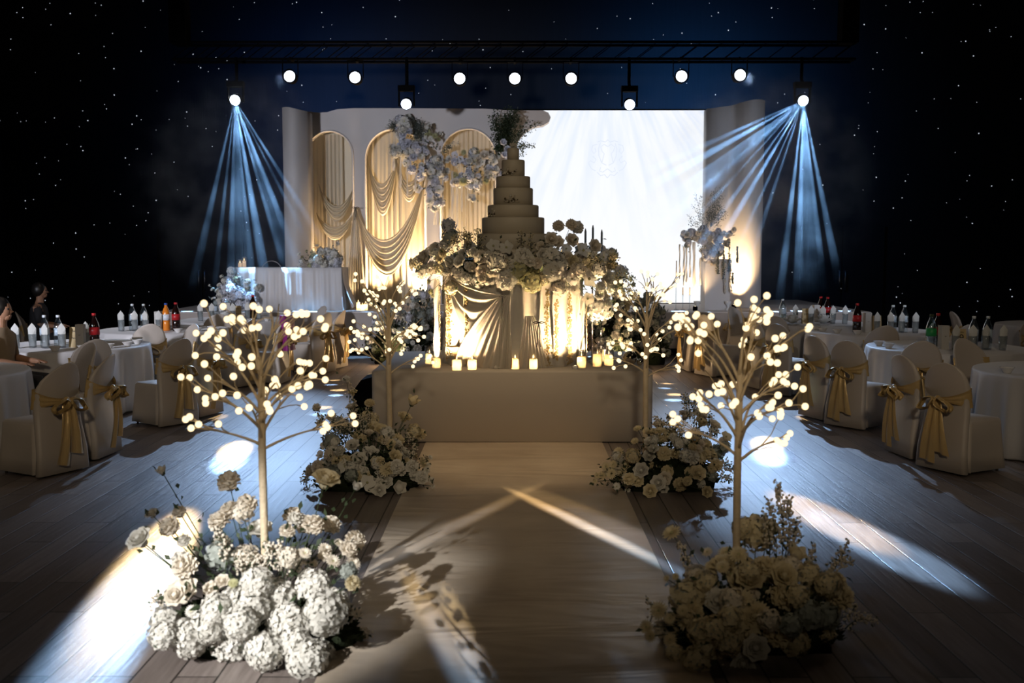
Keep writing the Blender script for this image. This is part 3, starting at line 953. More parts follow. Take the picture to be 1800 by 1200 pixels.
# swept overlay: gathered high at one point, falling in curved folds
def overlay(a0, a1, agather, zg, bulge):
    b = MB()
    def fn(u, v):
        # u across folds, v from top (0) to foot (1)
        q0 = agather + (u - .5) * .12
        q1 = a0 + (a1 - a0) * u
        t = v ** .8
        q = q0 + (q1 - q0) * t
        r = DR + .045 + bulge * math.sin(PI * v) + .018 * math.sin(u * 46) * (.25 + .75 * v)
        z = zg * (1 - v) + .004 - .12 * math.sin(PI * v) * u
        return (r * math.cos(q), r * math.sin(q), z)
    b.grid(fn, 90, 22)
    return b
overlay(R(-140), R(-92), R(-95), .72, .05).build('swept_overlay', M['white_chiffon'], drum)
overlay(R(-100), R(-90), R(-96), .7, .05).build('swept_overlay', M['white_chiffon'], drum)
overlay(R(-88), R(-62), R(-78), .52, .03).build('swept_overlay', M['white_chiffon'], drum)
# swag across the front, from the top edge at one side down to the tie point
b = MB()
def swg(u, v):
    q = R(-150) + (R(-96) - R(-150)) * u
    z = (.95 - .23 * u) - (.05 + .45 * v) * math.sin(PI * u) * .9 * (.4 + .6 * v)
    r = DR + .05 + .03 * math.sin(v * 20) * math.sin(PI * u)
    return (r * math.cos(q), r * math.sin(q), z)
b.grid(swg, 36, 30); b.build('swag', M['white_chiffon'], drum)
# black ribbon bows
def bow(parent, loc, s, tails, m, nm='ribbon_bow', rz=0.0):
    b = MB()
    for sd in (-1, 1):
        b.tube([(0, 0, 0), (sd * .5 * s, -.1 * s, .25 * s), (sd * 1.0 * s, 0, .05 * s), (sd * .5 * s, .02 * s, -.12 * s), (0, 0, 0)], .09 * s, 5)
        pts = [(0, 0, 0), (sd * .2 * s, -.05 * s, -tails * .35), (sd * .12 * s, 0, -tails * .7), (sd * .35 * s, -.02 * s, -tails)]
        b.tube(pts, [.09 * s, .1 * s, .1 * s, .11 * s], 4)
    b.ball(.16 * s, (0, -.05 * s, 0), 7, 5)
    return b.build(nm, m, parent, loc, (0, 0, rz))
p = W(883, 521, CY - DR - .09); bow(drum, Vector(p) - Vector((CX, CY, PZ)), .035, .22, M['ink'])
p = W(947, 567, CY - DR - .07); bow(drum, Vector(p) - Vector((CX, CY, PZ)), .055, .24, M['ink'])

# ------------------------------------------------------------------ the cake
cake = empty('wedding_cake', (CX, CY, DZ + .016), 'tall ivory wedding cake of eight round tiers above the flower ring', 'cake')
YC = CY
def zc(v): return W(902, v, YC).z - (DZ + .016)
tiers = [(65, 452, 438), (63, 438, 411), (54.5, 411, 382.5), (44.5, 382.5, 361), (34.5, 361, 331), (29.7, 331, 310.5), (20.2, 310.5, 281.5), (10.4, 281.5, 260)]
for i, (rp, v0, v1) in enumerate(tiers):
    r = rp * YC / 1750; z0 = max(0.0, zc(v0)) if i else 0; z1 = zc(v1)
    if z1 <= z0: continue
    e_ = .008
    b = MB(); b.lathe([(r, z0 + .0005), (r, z1 - e_ * 1.5), (r - e_ * .4, z1 - e_ * .4), (r - e_ * 1.5, z1), (0.0001, z1 + .0005)], 64)
    o = b.build('tier', M['cake'], cake)
rnd = random.Random(12)
def cake_spray(u, v, rp, n, spread):
    b = MB()
    q = W(u, v, YC)
    X = q.x - CX; r = rp * YC / 1750
    y = -math.sqrt(max(0, r * r - X * X)) - .012
    for _ in range(n):
        dx = rnd.gauss(0, spread); dz = abs(rnd.gauss(0, spread * .7))
        c = (X + dx, y - rnd.uniform(0, .02), q.z - (DZ + .016) + dz)
        b.k = rnd.choice((0, 0, 1)); b.ball(rnd.uniform(.006, .015), c, 6, 4)
        b.tube([(X, y, q.z - (DZ + .016)), c], .0015, 3)
    b.build('sugar_blossom_spray', [M['petal_warm'], M['brown']], cake)
cake_spray(893, 308, 20, 26, .035); cake_spray(902, 357, 34.5, 24, .045); cake_spray(866, 380, 44, 22, .04)
b = MB()
for k in range(9):
    a = k * .7
    b.tube([(0, 0, zc(260)), (.03 * math.cos(a), .03 * math.sin(a), zc(258))], .002, 3); b.ball(.014, (.028 * math.cos(a), .028 * math.sin(a), zc(257) + .01 * (k % 3)), 7, 5)
b.ball(.02, (0, 0, zc(254)), 8, 6)
b.build('top_blossoms', M['petal_warm'], cake)

# ------------------------------------------------------------------ the flower ring round the cake
ring = Arr('cake_flower_ring', 'lavish ring of white roses, hydrangeas and orchids round the foot of the cake', (CX, CY, DZ), seed=5)
T4 = """hb,355,625,55 hs,370,700,60 hw,330,760,45 rp,260,790,50 cw,180,860,45 cw,290,850,42 rw,370,880,45 cp,240,920,50 bg,150,965,20 rp,190,950,42 dw,285,905,25 rw,350,930,55
cw,420,950,45 dg,215,1020,22 dg,230,1090,26 bg,245,1120,15 hc,370,1060,55 rw,500,770,42 rp,580,850,52 rp,610,930,50 hw,560,1010,64 rw,640,990,60 lw,670,770,58 lw,760,780,58 hw,700,880,78
cw,760,1010,82 hg,850,950,90 hg,940,1020,84 cw,880,850,74 hg,950,900,62 hw,1060,840,88 cw,1090,950,78 rp,1010,780,46 rp,1075,720,52 rp,1120,740,48 hp,1140,1065,62 rp,1190,860,54 rp,1220,730,52
cp,1125,630,45 cp,1215,620,45 cw,1255,640,52 rp,1380,770,52 lw,1300,800,66 lw,1340,860,74 hp,1260,940,64 lw,1220,1000,62 lw,1340,1000,74 hw,1400,930,72 lw,1440,850,50 cs,1490,860,30 ls,1510,900,30
hb,1560,960,62 hc,1530,1040,52 rw,1470,1000,64 lp,1330,1140,54 lp,1240,1080,44 rw,1410,1110,44 rw,1470,1170,38 cw,1560,1100,42 lc,1640,1120,38 bs,1650,1040,20 cw,1420,1060,44 rp,850,860,40
rw,450,830,40 rp,520,920,36 hw,480,1000,46 dw,425,1000,24 lw,1180,790,46 rp,1260,860,44 hw,1150,900,50 cp,660,930,40 hw,800,900,60 hc,1020,1000,50 rp,900,960,36 lw,1300,930,50 hw,1500,1080,44"""
ring.put_px(spec(T4), 700, 240, 4, CY - .84, (CX, CY, DZ - .1), jy=.07, dome=lambda u, v: .62 * (abs(u - 915) / 190) ** 2 + (.15 if v < 440 else 0))
rq = random.Random(77)
for i in range(58):
    a = R(-172) + R(164) * rq.random()
    rr2 = .86 + rq.uniform(-.08, .1)
    ring.flower(rq.choice('hrclrh'), rq.choice('wpcww'), (CX + rr2 * math.cos(a) * 1.12, CY + rr2 * math.sin(a), DZ + rq.uniform(-.15, .12)), rq.uniform(.045, .08), (math.cos(a), math.sin(a), rq.uniform(-.2, .5)))
for i in range(34):
    a = R(12) + R(156) * i / 33
    ring.flower(random.choice('hrcl'), random.choice('wpcw'), (CX + (.86 + .06 * math.sin(i * 2.1)) * math.cos(a) * 1.1, CY + .72 * math.sin(a), DZ + .02 + .12 * math.sin(i * 1.7)), .075, (math.cos(a), math.sin(a), .5))
sg = []
for (x0, y0, x1, y1) in ((850, 950, 860, 660), (900, 980, 930, 690), (940, 1000, 1010, 760), (560, 860, 555, 640), (470, 800, 480, 690), (150, 900, 100, 880), (1340, 860, 1420, 900), (1480, 900, 1520, 820), (1500, 1000, 1650, 1010), (860, 1050, 960, 830), (920, 1060, 1010, 900), (350, 800, 400, 700), (1560, 1060, 1680, 1130), (430, 700, 500, 720)):
    a_ = W(700 + x0 / 4, 240 + y0 / 4, CY - .66); b_ = W(700 + x1 / 4, 240 + y1 / 4, CY - .66)
    sg.append((a_, b_, 90, .10, .75))
ringo = ring.finish(None, 700, .045, 'green', sg, stem_all=False, ctr=(CX, CY - .3, DZ), berrym='petal_cream')
b = MB()
for p, r in ring.pts:
    if r > 0:
        a_ = p - ring.o; c_ = Vector((a_.x * .7, a_.y * .7, -.02))
        b.tube([a_, a_.lerp(c_, .5) + Vector((0, 0, -.02)), c_], .003, 4)
b.build('stems', M['green'], ringo)['kind'] = 'stuff'
MB().lathe([(.62, -.12), (.74, -.08), (.76, 0), (.6, .05), (.45, .02)], 40).build('foam_ring', M['green'], ringo, (0, 0, .0))
# strands hanging down from the ring
def strand(parent, o, u, v0, v1, Y, m, wd, kind):
    rs = random.Random(int(u))
    a = W(u, v0, Y) - Vector(o); c = W(u, v1, Y) - Vector(o)
    b = MB(); n = 60
    if kind == 'dried':
        for i in range(n * 3):
            t = rs.random()
            q = a.lerp(c, t) + Vector((rs.gauss(0, wd * (.5 + .3 * t)), rs.gauss(0, wd * .5), 0))
            b.ball(rs.uniform(.006, .012), q, 5, 3)
        b.tube([a, c], .003, 4)
    elif kind == 'beads':
        for i in range(n):
            q = a.lerp(c, i / n); b.ball(.007, q + Vector((rs.gauss(0, .003), 0, 0)), 5, 4)
        b.tube([a, c], .0015, 3)
    else:
        def fn(uu, vv):
            q = a.lerp(c, vv)
            return (q.x + (uu - .5) * wd * (1 + .2 * math.sin(vv * 9 + u)), q.y + .012 * math.sin(vv * 14 + uu * 5 + u), q.z)
        b.grid(fn, 5, 26)
    return b.build({'dried': 'amaranth_strand', 'beads': 'bead_strand'}.get(kind, 'ribbon_streamer'), m, parent)
Yf = CY - .80
for u, v0, v1, wd, kd, m in ((767, 490, 632, .05, 'ribbon', 'white_chiffon'), (785, 510, 636, .02, 'beads', 'wax'), (789, 515, 630, .02, 'dried', 'dried'), (817, 487, 640, .03, 'ribbon', 'chiffon'), (820, 500, 640, .014, 'dried', 'dried'),
                             (962, 508, 644, .02, 'dried', 'dried'), (978, 526, 632, .016, 'dried', 'dried'), (1002, 515, 640, .018, 'dried', 'dried'), (1016, 520, 625, .03, 'ribbon', 'white_chiffon'), (1024, 520, 618, .04, 'ribbon', 'white_chiffon'), (1031, 523, 620, .03, 'beads', 'wax'), (773, 500, 620, .02, 'beads', 'wax')):
    strand(ringo, ring.o, u, v0, v1, Yf + .25 * (abs(u - 902) / 130) ** 2 * 1.6, M[m], wd, kd)

# uplights at the foot of the drum
UPL = [(800, 612, 0), (1012, 608, 0), (1052, 600, .35), (762, 600, .35), (905, 600, 1.9)]
ul = ['small uplight behind the glass coupe at the foot of the drum', 'small uplight between the drum and the glass candles', 'small uplight under the white hydrangea stand', 'small uplight behind the bead strands at the platform side', 'small uplight at the back of the drum']
for (u, v, dy), lb in zip(UPL, ul):
    x = W(u, v, CY - .85 + dy).x; y = CY - .80 + dy
    if dy > 1: y = PY1 - .12
    e = empty('uplight', (x, y, PZ), lb, 'uplight', 'uplights round the drum')
    b = MB(); b.lathe([(.028, 0), (.028, .03), (.022, .035), (0.0001, .03)], 14); b.build('body', M['ceramic'], e)
    MB().lathe([(.02, .031), (0.0001, .036)], 12).build('lens', emit('uplight_lens', (1, .75, .42), 6.0), e)
    spot('drum_uplight', (x, y, PZ + .075), (x * .85 + CX * .15, y + (.16 if dy < 1 else -.2), PZ + 1.2), 120, 150, .8, WARM, .03)

# ------------------------------------------------------------------ acrylic stand with a white hydrangea ball
xx = W(1050, 560, CY - .3)
s1 = empty('acrylic_flower_stand', (xx.x, CY - .25, PZ), 'clear acrylic stand holding a pale hydrangea ball beside the drum', 'stand')
zt2 = W(1050, 566, CY - .25).z - PZ
b = MB()
for dx in (-.045, .045):
    b.tube([(dx, 0, 0), (dx, 0, zt2)], .009, 8)
b.build('rods', M['glass'], s1); s1.children[0].name = 'legs'
MB().lathe([(.09, 0), (.09, .012)], 20).build('foot_plate', M['glass'], s1)
MB().lathe([(.08, zt2), (.08, zt2 + .012)], 20).build('top_plate', M['glass'], s1)
a_ = Arr('hydrangea_ball', 'round pale hydrangea ball on the clear acrylic stand', (xx.x, CY - .25, PZ + zt2 + .012), seed=3)
a_.flower('f', 'w', (xx.x, CY - .25, PZ + zt2 + .14), .14, (0, -.6, .8)); a_.flower('h', 'w', (xx.x + .09, CY - .2, PZ + zt2 + .10), .09, (.6, -.6, .3))
a_.finish(None, 30, .05, 'green', (), stem_all=False)

# ------------------------------------------------------------------ candelabra with three tapers
cb_ = empty('candelabra', (W(1042, 500, CY + .1).x, CY + .15, PZ), 'slim black candelabra rising through the ring beside the cake', 'candelabra')
tap = [(1029, 403, 440), (1042, 397, 440), (1057.5, 405, 444)]
b = MB(); b.lathe([(.09, 0), (.09, .01), (.02, .03)], 18); b.build('foot', M['steel'], cb_)
base = Vector(cb_.location)
hub = W(1043, 470, CY + .15) - base; hub.x = 0
MB().tube([(0, 0, .02), (0, 0, hub.z)], .008, 8).build('stem', M['steel'], cb_)
for i, (u, vt, vb) in enumerate(tap):
    q = W(u, vb, CY + .15) - base
    MB().tube([hub, (q.x * .7, 0, hub.z + .02), (q.x, 0, q.z - .05), (q.x, 0, q.z)], .006, 6).build('arm', M['steel'], cb_)
    top_ = W(u, vt, CY + .15) - base
    t = tag(MB().lathe([(.0125, 0), (.0115, (top_.z - q.z) * .9), (.006, top_.z - q.z), (.002, top_.z - q.z + .012)], 12).build('taper_candle', mat('blue_grey_taper', (.20, .26, .36), .5, noise=.05), None, base + q),
            ('grey blue taper candle closest to the cake', 'tallest grey blue taper candle, in the middle of the candelabra', 'grey blue taper candle on the outer arm of the candelabra')[i], 'candle', 'tapers on the candelabra')

# ------------------------------------------------------------------ candles on the platform
def candle(u, v, r, h, glassh, lit, lb, Yo=0.0, grp='candles on the cake platform', z0=None):
    z = PZ if z0 is None else z0
    p = G(u, v, z)
    if glassh:
        e = empty('glass_candle', p, lb, 'candle', grp)
        b = MB(); gr = r + .008
        b.lathe([(gr * .98, 0.001), (gr, .004), (gr, glassh), (gr - .003, glassh), (gr - .003, .008), (0.0001, .007)], 24); b.build('glass_cylinder', M['glass'], e)
    else:
        e = empty('pillar_candle', p, lb, 'candle', grp)
    b = MB(); b.lathe([(r, .009 if glassh else 0), (r, h - .006), (r - .005, h), (r * .6, h - .006), (0.0001, h - .008)], 24); b.build('wax', M['wax'], e)
    MB().tube([(0, 0, h - .008), (.001, 0, h + .01)], .0015, 5).build('wick', M['ink'], e)
    if True:
        b = MB(); b.lathe([(0.0001, h + .004), (.006, h + .012), (.005, h + .022), (0.0001, h + .042)], 8); b.build('flame', M['flame'], e)
        point('candle_light', p + Vector((0, 0, h * .55)), 1.6, (1, .66, .33), .012)
    return e
CL = [(767, 647, .042, .10, .18, 1, 'candle in a clear glass cylinder, just in front of the bead strands'),
      (755, 640, .040, .11, .19, 0, 'candle in a glass cylinder, outermost towards the speaker side'),
      (803, 650, .045, .10, 0, 0, 'thick cream pillar candle in front of the glass coupe'),
      (830, 649, .043, .095, 0, 0, 'short square-topped cream pillar candle next to the coupe'),
      (905.5, 648, .044, .10, 0, 1, 'lit pillar candle at the middle of the platform edge'),
      (937.5, 648, .042, .10, 0, 1, 'lit pillar candle below the black bow'),
      (1022, 647, .045, .115, .19, 0, 'candle in glass cylinder, first past the drum towards the mirror ball'),
      (1050, 645, .045, .13, .21, 1, 'tallest lit candle in a glass cylinder, middle of the glass trio'),
      (1057, 636, .040, .13, .21, 0, 'candle in a glass cylinder standing behind the tallest one'),
      (1070, 643, .045, .115, .17, 1, 'candle in a glass cylinder closest to the mirror ball')]
for c in CL: candle(*c)
p = G(800, 643, PZ)
e = empty('glass_coupe', p, 'stemmed glass coupe glowing in front of the uplight', 'vase')
b = MB(); b.lathe([(.05, 0), (.05, .006), (.012, .012), (.010, .10), (.03, .13), (.078, .19), (.082, .20), (.078, .2), (.03, .14), (0.0001, .12)], 28); b.build('bowl', mat('amber_frosted_glass', (.85, .62, .35), .2, noise=.03, trans=.5), e)
p = G(1107, 642, PZ)
e = empty('mirror_ball', p, 'small smoky mirror ball lying on the platform corner', 'ornament')
b = MB(); b.ball(.075, (0, 0, .075), 20, 12); b.build('ball', M['mirror'], e)
b = MB(); b.ball(.035, (.1, -.02, .035), 12, 8); b.build('small_ball', M['mirror'], e)
e = tag(MB().tube([(0, 0, .01), (.02, .01, .02), (.03, -.02, .012), (.05, 0, .008)], .007, 6).lathe([(.02, 0), (.018, .02), (.008, .03)], 8).build('fabric_knot', M['white_chiffon'], None, G(872, 648, PZ) + Vector((0, 0, .0))), 'crumpled white chiffon knot at the drum foot', 'cloth')
# ================================================================== drapes in the arches
YD = YP + .16
def cloth_fall(parent, name, u0, u1, v0, v1, Y, m, folds, amp=.03, gather=None, flare=None, n=80, slant=0):
    """pleated cloth hanging from v0 to v1; gather = u where the top is pulled together"""
    a = W(u0, v0, Y); c = W(u1, v1, Y)
    b = MB()
    def fn(u, v):
        x = a.x + (c.x - a.x) * u
        if gather is not None:
            g = W(gather, v0, Y).x
            k = v ** .75
            x = g + (x - g) * k + (u - .5) * .05 * (1 - k)
        z = a.z + (c.z - a.z) * v
        y = Y + amp * math.sin(u * folds * 2 * PI + .6 * math.sin(3 * v)) * (.5 + .5 * v) + .012 * math.sin(u * folds * 5.3)
        return (x + slant * v * v * u, y, z)
    b.grid(fn, n, 16)
    return b.build(name, m, parent)


def cloth_swag(parent, name, p0, p1, sag0, sag1, Y, m, nf=5, amp=.03):
    """folds hanging in curves between p0 and p1 (u, v pixels); sag0, sag1 the inner and outer drop in metres"""
    a = W(p0[0], p0[1], Y); c = W(p1[0], p1[1], Y)
    b = MB()
    def fn(u, v):
        sag = sag0 + (sag1 - sag0) * v
        q = a.lerp(c, u)
        prof = (4 * u * (1 - u)) ** .85
        return (q.x, Y + amp * math.sin(v * nf * 2 * PI) * (.25 + prof) - .05 * prof, q.z - sag * prof - .05 * v)
    b.grid(fn, 40, 8 * nf)
    return b.build(name, m, parent)


ch = M['chiffon']
d1 = empty('arch_drape', (0, 0, 0), 'cream chiffon swagged in the shortest arch, next to the plain column', 'drape', 'drapes in the arches')
cloth_fall(d1, 'pleated_fall', 543, 606, 236, 546, YD + .06, ch, 9, .02)
cloth_swag(d1, 'swag', (560, 320), (622, 325), .45, .72, YD - .03, ch, 4)
cloth_swag(d1, 'swag', (556, 372), (622, 372), .3, .52, YD - .05, ch, 4)
d2 = empty('arch_drape', (0, 0, 0), 'cream chiffon looping across the brightly lit middle arch', 'drape', 'drapes in the arches')
cloth_fall(d2, 'pleated_fall', 646, 746, 232, 546, YD + .08, ch, 11, .02)
cloth_swag(d2, 'swag', (648, 285), (700, 262), .55, 1.15, YD - .02, ch, 5)
cloth_swag(d2, 'swag', (690, 245), (745, 262), .75, 1.1, YD - .04, ch, 4)
d3 = empty('arch_drape', (0, 0, 0), 'straight pleated cream chiffon in the arch behind the hanging flowers', 'drape', 'drapes in the arches')
cloth_fall(d3, 'pleated_fall', 778, 870, 230, 546, YD + .06, ch, 12, .03)
d4 = empty('tied_drape', (0, 0, 0), 'chiffon tied high with a dark ribbon between two arches, sweeping into the lit arch', 'drape')
cloth_fall(d4, 'gathered_fall', 603, 645, 364, 547, YP - .13, M['white_chiffon'], 7, .03, gather=625)
cloth_swag(d4, 'sweep', (627, 366), (748, 300), .95, 1.65, YP - .13, ch, 6, .025)
p = W(625, 365, YP - .18)
bow(d4, p, .07, .25, M['ink'])

# warm uplights in the arches and beside the columns (small cans on the stage floor)
def stage_up(u, Y, lb, power, ty=0.1, h=2.2, deg=100, pull=0.0, col=WARM):
    x = W(u, 540, Y).x
    e = empty('uplight', (x, Y, ZS), lb, 'uplight', 'uplights on the stage')
    b = MB(); b.lathe([(.045, 0), (.045, .07), (.036, .08), (0.0001, .075)], 14); b.build('body', M['black'], e)
    MB().lathe([(.034, .074), (0.0001, .082)], 12).build('lens', emit('stage_uplight_lens', (1, .75, .42), 5.0), e)
    spot('stage_uplight', (x, Y, ZS + .11), (x + pull, Y + ty, ZS + h), power, deg, .9, col, .04)
stage_up(552, YP + .10, 'small uplight at the foot of the shortest arch', 260, .05)
stage_up(738, YP - .03, 'small uplight at the foot of the brightly lit arch', 750, .25)
stage_up(664, YP - .10, 'small uplight beside the bow drape', 320, .3)
stage_up(795, YP - .25, 'small uplight at the foot of the arch behind the hanging flowers', 220, .35)
stage_up(845, YP - .25, 'small uplight at the foot of the third arch, on the cake side', 220, .35)
stage_up(1290, 18.95, 'small uplight glowing at the foot of the fluted column', 240, .45, 1.7)
stage_up(1222, 18.3, 'added small uplight in front of the hanging strands by the screen edge', 60, .35, 1.3)  # extra lamp added to brighten the strands under the pedestal flowers
stage_up(611, YP - .3, 'small uplight hidden under the tied chiffon', 30, .2)
stage_up(536, 19.6, 'small uplight between the plain column and the first arch', 60, .45)

def put_dot(): pass
# stage floor candles
for (u, v, h, lb) in ((630, 545, .15, 'pillar candle on the stage floor under the tied chiffon'), (637, 546, .11, 'shorter pillar candle on the stage floor, middle of three'), (643, 545, .13, 'pillar candle on the stage floor next to the lit arch')):
    candle(u, v, .035, h, 0, 1, lb, grp='candles on the stage floor', z0=ZS)

# ------------------------------------------------------------------ hanging flowers on the backdrop
def path_cloud(arr, path, n, kinds, Y, zx, zy, zs, rz):
    """flowers scattered along a chain of (x, y, half width) points"""
    segs = [(path[i], path[i + 1]) for i in range(len(path) - 1)]
    L = [math.dist(a_[:2], c_[:2]) + 1 for a_, c_ in segs]
    rn = arr.rnd
    for _ in range(n):
        s_ = rn.choices(segs, L)[0]; t = rn.random()
        x = s_[0][0] + (s_[1][0] - s_[0][0]) * t; y = s_[0][1] + (s_[1][1] - s_[0][1]) * t; w_ = s_[0][2] + (s_[1][2] - s_[0][2]) * t
        q = rn.uniform(-1, 1)
        x += q * w_; y += rn.uniform(-.6, .6) * w_
        k = rn.choice(kinds)
        p_ = W(zx + x / zs, zy + y / zs, Y - .22 * math.sqrt(max(0, 1 - q * q)) * rn.uniform(.3, 1))
        r_ = rz * rn.uniform(.65, 1.25) / zs * Y / 1750
        arr.flower(k[0], k[1], p_, r_, Vector((q * .7, -1, rn.uniform(-.3, .5))))


Yh = YP - .08
og = W(755, 290, Yh)
A = Arr('hanging_flowers', 'cascade of white and grey-blue flowers hanging over the lit arch and the wall beside it', og, seed=11)
path_cloud(A, [(1040, 500, 30), (1060, 660, 60), (1110, 750, 110), (1200, 850, 140), (1240, 980, 110), (1250, 1080, 75), (1240, 1160, 20)], 105, ['hb', 'rw', 'lb', 'cb', 'hw', 'dw', 'lw', 'rb'], Yh, 450, 80, 4, 31)
path_cloud(A, [(1215, 570, 25), (1210, 640, 40), (1260, 640, 35)], 14, ['dg', 'dw', 'dg', 'bw'], Yh, 450, 80, 4, 20)
path_cloud(A, [(940, 725, 25), (1000, 750, 40)], 7, ['hw', 'rw', 'dw'], Yh, 450, 80, 4, 30)
sg = []
rnd = random.Random(2)
for _ in range(16):
    sg.append((W(450 + 1130 / 4, 80 + 680 / 4, Yh), W(450 + rnd.uniform(1040, 1240) / 4, 80 + rnd.uniform(500, 600) / 4, Yh - .1), 60, .12, .0))
for _ in range(8):
    sg.append((W(450 + 1030 / 4, 80 + 600 / 4, Yh), W(450 + rnd.uniform(890, 960) / 4, 80 + rnd.uniform(520, 570) / 4, Yh - .1), 50, .08, .0))
for _ in range(5):
    sg.append((W(450 + 1300 / 4, 80 + 760 / 4, Yh), W(450 + rnd.uniform(1340, 1420) / 4, 80 + rnd.uniform(650, 720) / 4, Yh - .05), 30, .08, .3))
a1 = A.finish(None, 300, .06, 'sage', sg, stem_all=False, ctr=og)
for u, v0, v1, wd in ((692, 262, 300, .05), (704, 250, 330, .04), (716, 280, 345, .03), (765, 320, 395, .06), (778, 310, 400, .03), (730, 290, 335, .03)):
    strand(a1, og, u, v0, v1, Yh - .12, M['white_chiffon'], wd, 'ribbon')
og = W(845, 290, Yh)
A = Arr('hanging_flowers', 'cascade of pale flowers hanging across the third arch beside the cake', og, seed=12)
path_cloud(A, [(1400, 820, 50), (1480, 800, 80), (1570, 760, 80), (1660, 850, 90), (1560, 930, 100), (1450, 950, 60), (1400, 960, 30)], 92, ['hw', 'rw', 'lb', 'hb', 'cb', 'dg', 'rp', 'lw'], Yh, 450, 80, 4, 30)
path_cloud(A, [(1520, 1000, 40), (1520, 1110, 22)], 8, ['rw', 'hb', 'dw'], Yh, 450, 80, 4, 26)
a2 = A.finish(None, 220, .06, 'sage', (), stem_all=False, ctr=og)
for u, v0, v1, wd in ((795, 300, 385, .05), (803, 310, 400, .03), (812, 320, 372, .03), (822, 300, 350, .03)):
    strand(a2, og, u, v0, v1, Yh - .12, M['white_chiffon'], wd, 'ribbon')
# dark fern plume standing over the third arch and drooping past the cake top
og = W(878, 262, 20.0)
A = Arr('fern_plume', 'dark green fern plume fanning out behind the top of the cake', og, 'foliage')
A.pts = [(og, .05)]
sg = []
for _ in range(20):
    sg.append((og, W(rnd.uniform(855, 915), rnd.uniform(188, 215), 19.9), 95, .16, 0))
for _ in range(12):
    sg.append((og, W(rnd.uniform(920, 952), rnd.uniform(208, 275), 19.85), 60, .12, 0))
A.finish(None, 160, .08, 'green', sg, stem_all=False, ctr=og)
for i, (x, y) in enumerate(((885, 250), (892, 262), (887, 272))):
    A.flower('r', 'b', W(x, y, 19.8), .07, (0, -1, .2))

# ------------------------------------------------------------------ sweetheart table on the stage
Y0 = 18.25
tl = W(402, 545, Y0); tr_ = W(602, 545, Y0)
zt3 = W(500, 470, Y0 + .1).z
sw = empty('sweetheart_table', ((tl.x + tr_.x) / 2, Y0 + .35, ZS), 'long sweetheart table in a crinkled grey white cloth on the stage', 'table')
hx = (tr_.x - tl.x) / 2; hy = .38; hz = zt3 - ZS
b = MB()
def pleat_rect(hx, hy, z, amp, per=90, sd=0.0):
    out = []
    N = per
    corners = [(-hx, -hy), (hx, -hy), (hx, hy), (-hx, hy)]
    for s_ in range(4):
        x0_, y0_ = corners[s_]; x1_, y1_ = corners[(s_ + 1) % 4]
        nx, ny = (y1_ - y0_), -(x1_ - x0_); l_ = math.hypot(nx, ny); nx /= l_; ny /= l_
        for i in range(N):
            t = i / N
            w_ = amp * (math.sin(t * 61 + sd * 2) * .6 + math.sin(t * 137 + s_) * .4) * math.sin(PI * min(1, t * 8, (1 - t) * 8) / 2)
            out.append((x0_ + (x1_ - x0_) * t + nx * w_, y0_ + (y1_ - y0_) * t + ny * w_, z))
    return out
b.loft([pleat_rect(hx * 1.02, hy * 1.03, .004, .03), pleat_rect(hx * 1.01, hy * 1.01, hz * .4, .022, sd=.1), pleat_rect(hx, hy, hz * .85, .012, sd=.2), pleat_rect(hx, hy, hz - .012, .002), pleat_rect(hx - .012, hy - .012, hz, 0)], True, True)
b.build('tablecloth', M['linen'], sw)
b = MB()
def tailfn(u, v):
    return (hx + .01 + .16 * v * v + .03 * math.sin(u * 9) * v, -hy - .02 + .5 * u, hz - .005 - v * (hz - .16 + .12 * math.sin(u * 3)))
b.grid(tailfn, 14, 12); b.build('trailing_corner', M['linen'], sw)
for i, (u, v, h, lb) in enumerate(((422, 470, .10, 'shorter glass candle on the long sweetheart table'), (429.5, 469, .145, 'taller glass candle on the long sweetheart table'))):
    p_ = W(u, v, Y0 + .2)
    z0_ = ZS + hz
    e = empty('glass_candle', (W(u, 470, Y0 + .2).x, Y0 + .2, z0_), lb, 'candle', 'candles on the sweetheart table')
    b = MB(); b.lathe([(.04, .001), (.042, h + .05), (.039, h + .05), (.038, .006), (0.0001, .005)], 18); b.build('glass_cylinder', M['glass'], e)
    MB().lathe([(.034, .007), (.034, h - .02), (0.0001, h - .025)], 16).build('wax', emit('glowing_wax', (1, .62, .32), .9), e)
    b = MB(); b.lathe([(0.0001, h - .02), (.007, h - .005), (0.0001, h + .03)], 8); b.build('flame', M['flame'], e)
og = Vector((W(560, 465, Y0 + .1).x, Y0 + .15, ZS + hz))
A = Arr('table_flowers', 'low white and green flower arrangement on the long sweetheart table', og, seed=21)
A.put_px(spec("dw,1215,130,22 dw,1048,148,20 dw,905,215,24 dg,930,240,20 dg,965,190,16 hw,920,270,22 dw,905,305,20 hw,1080,190,34 dw,1090,200,30 hw,1130,200,44 hg,1020,230,30 hw,1060,260,44 hw,1010,280,36 hb,1150,250,46 hw,1190,210,40 hb,1210,280,44 hw,1100,300,46 hg,1000,310,30 hb,1040,310,40 hb,1160,310,44 dg,1000,240,18 dw,1140,180,22 hw,1230,250,36 hb,1220,320,30 hw,1180,270,40 dg,1010,200,18"), 330, 400, 4.615, Y0 + .12, og, jy=.10)
A.finish(None, 260, .05, 'sage', (), ctr=og)
og = Vector((W(430, 540, 18.05).x, 18.12, ZS))
A = Arr('stage_flowers', 'grey white flower mound on the stage floor in front of the sweetheart table', og, seed=22)
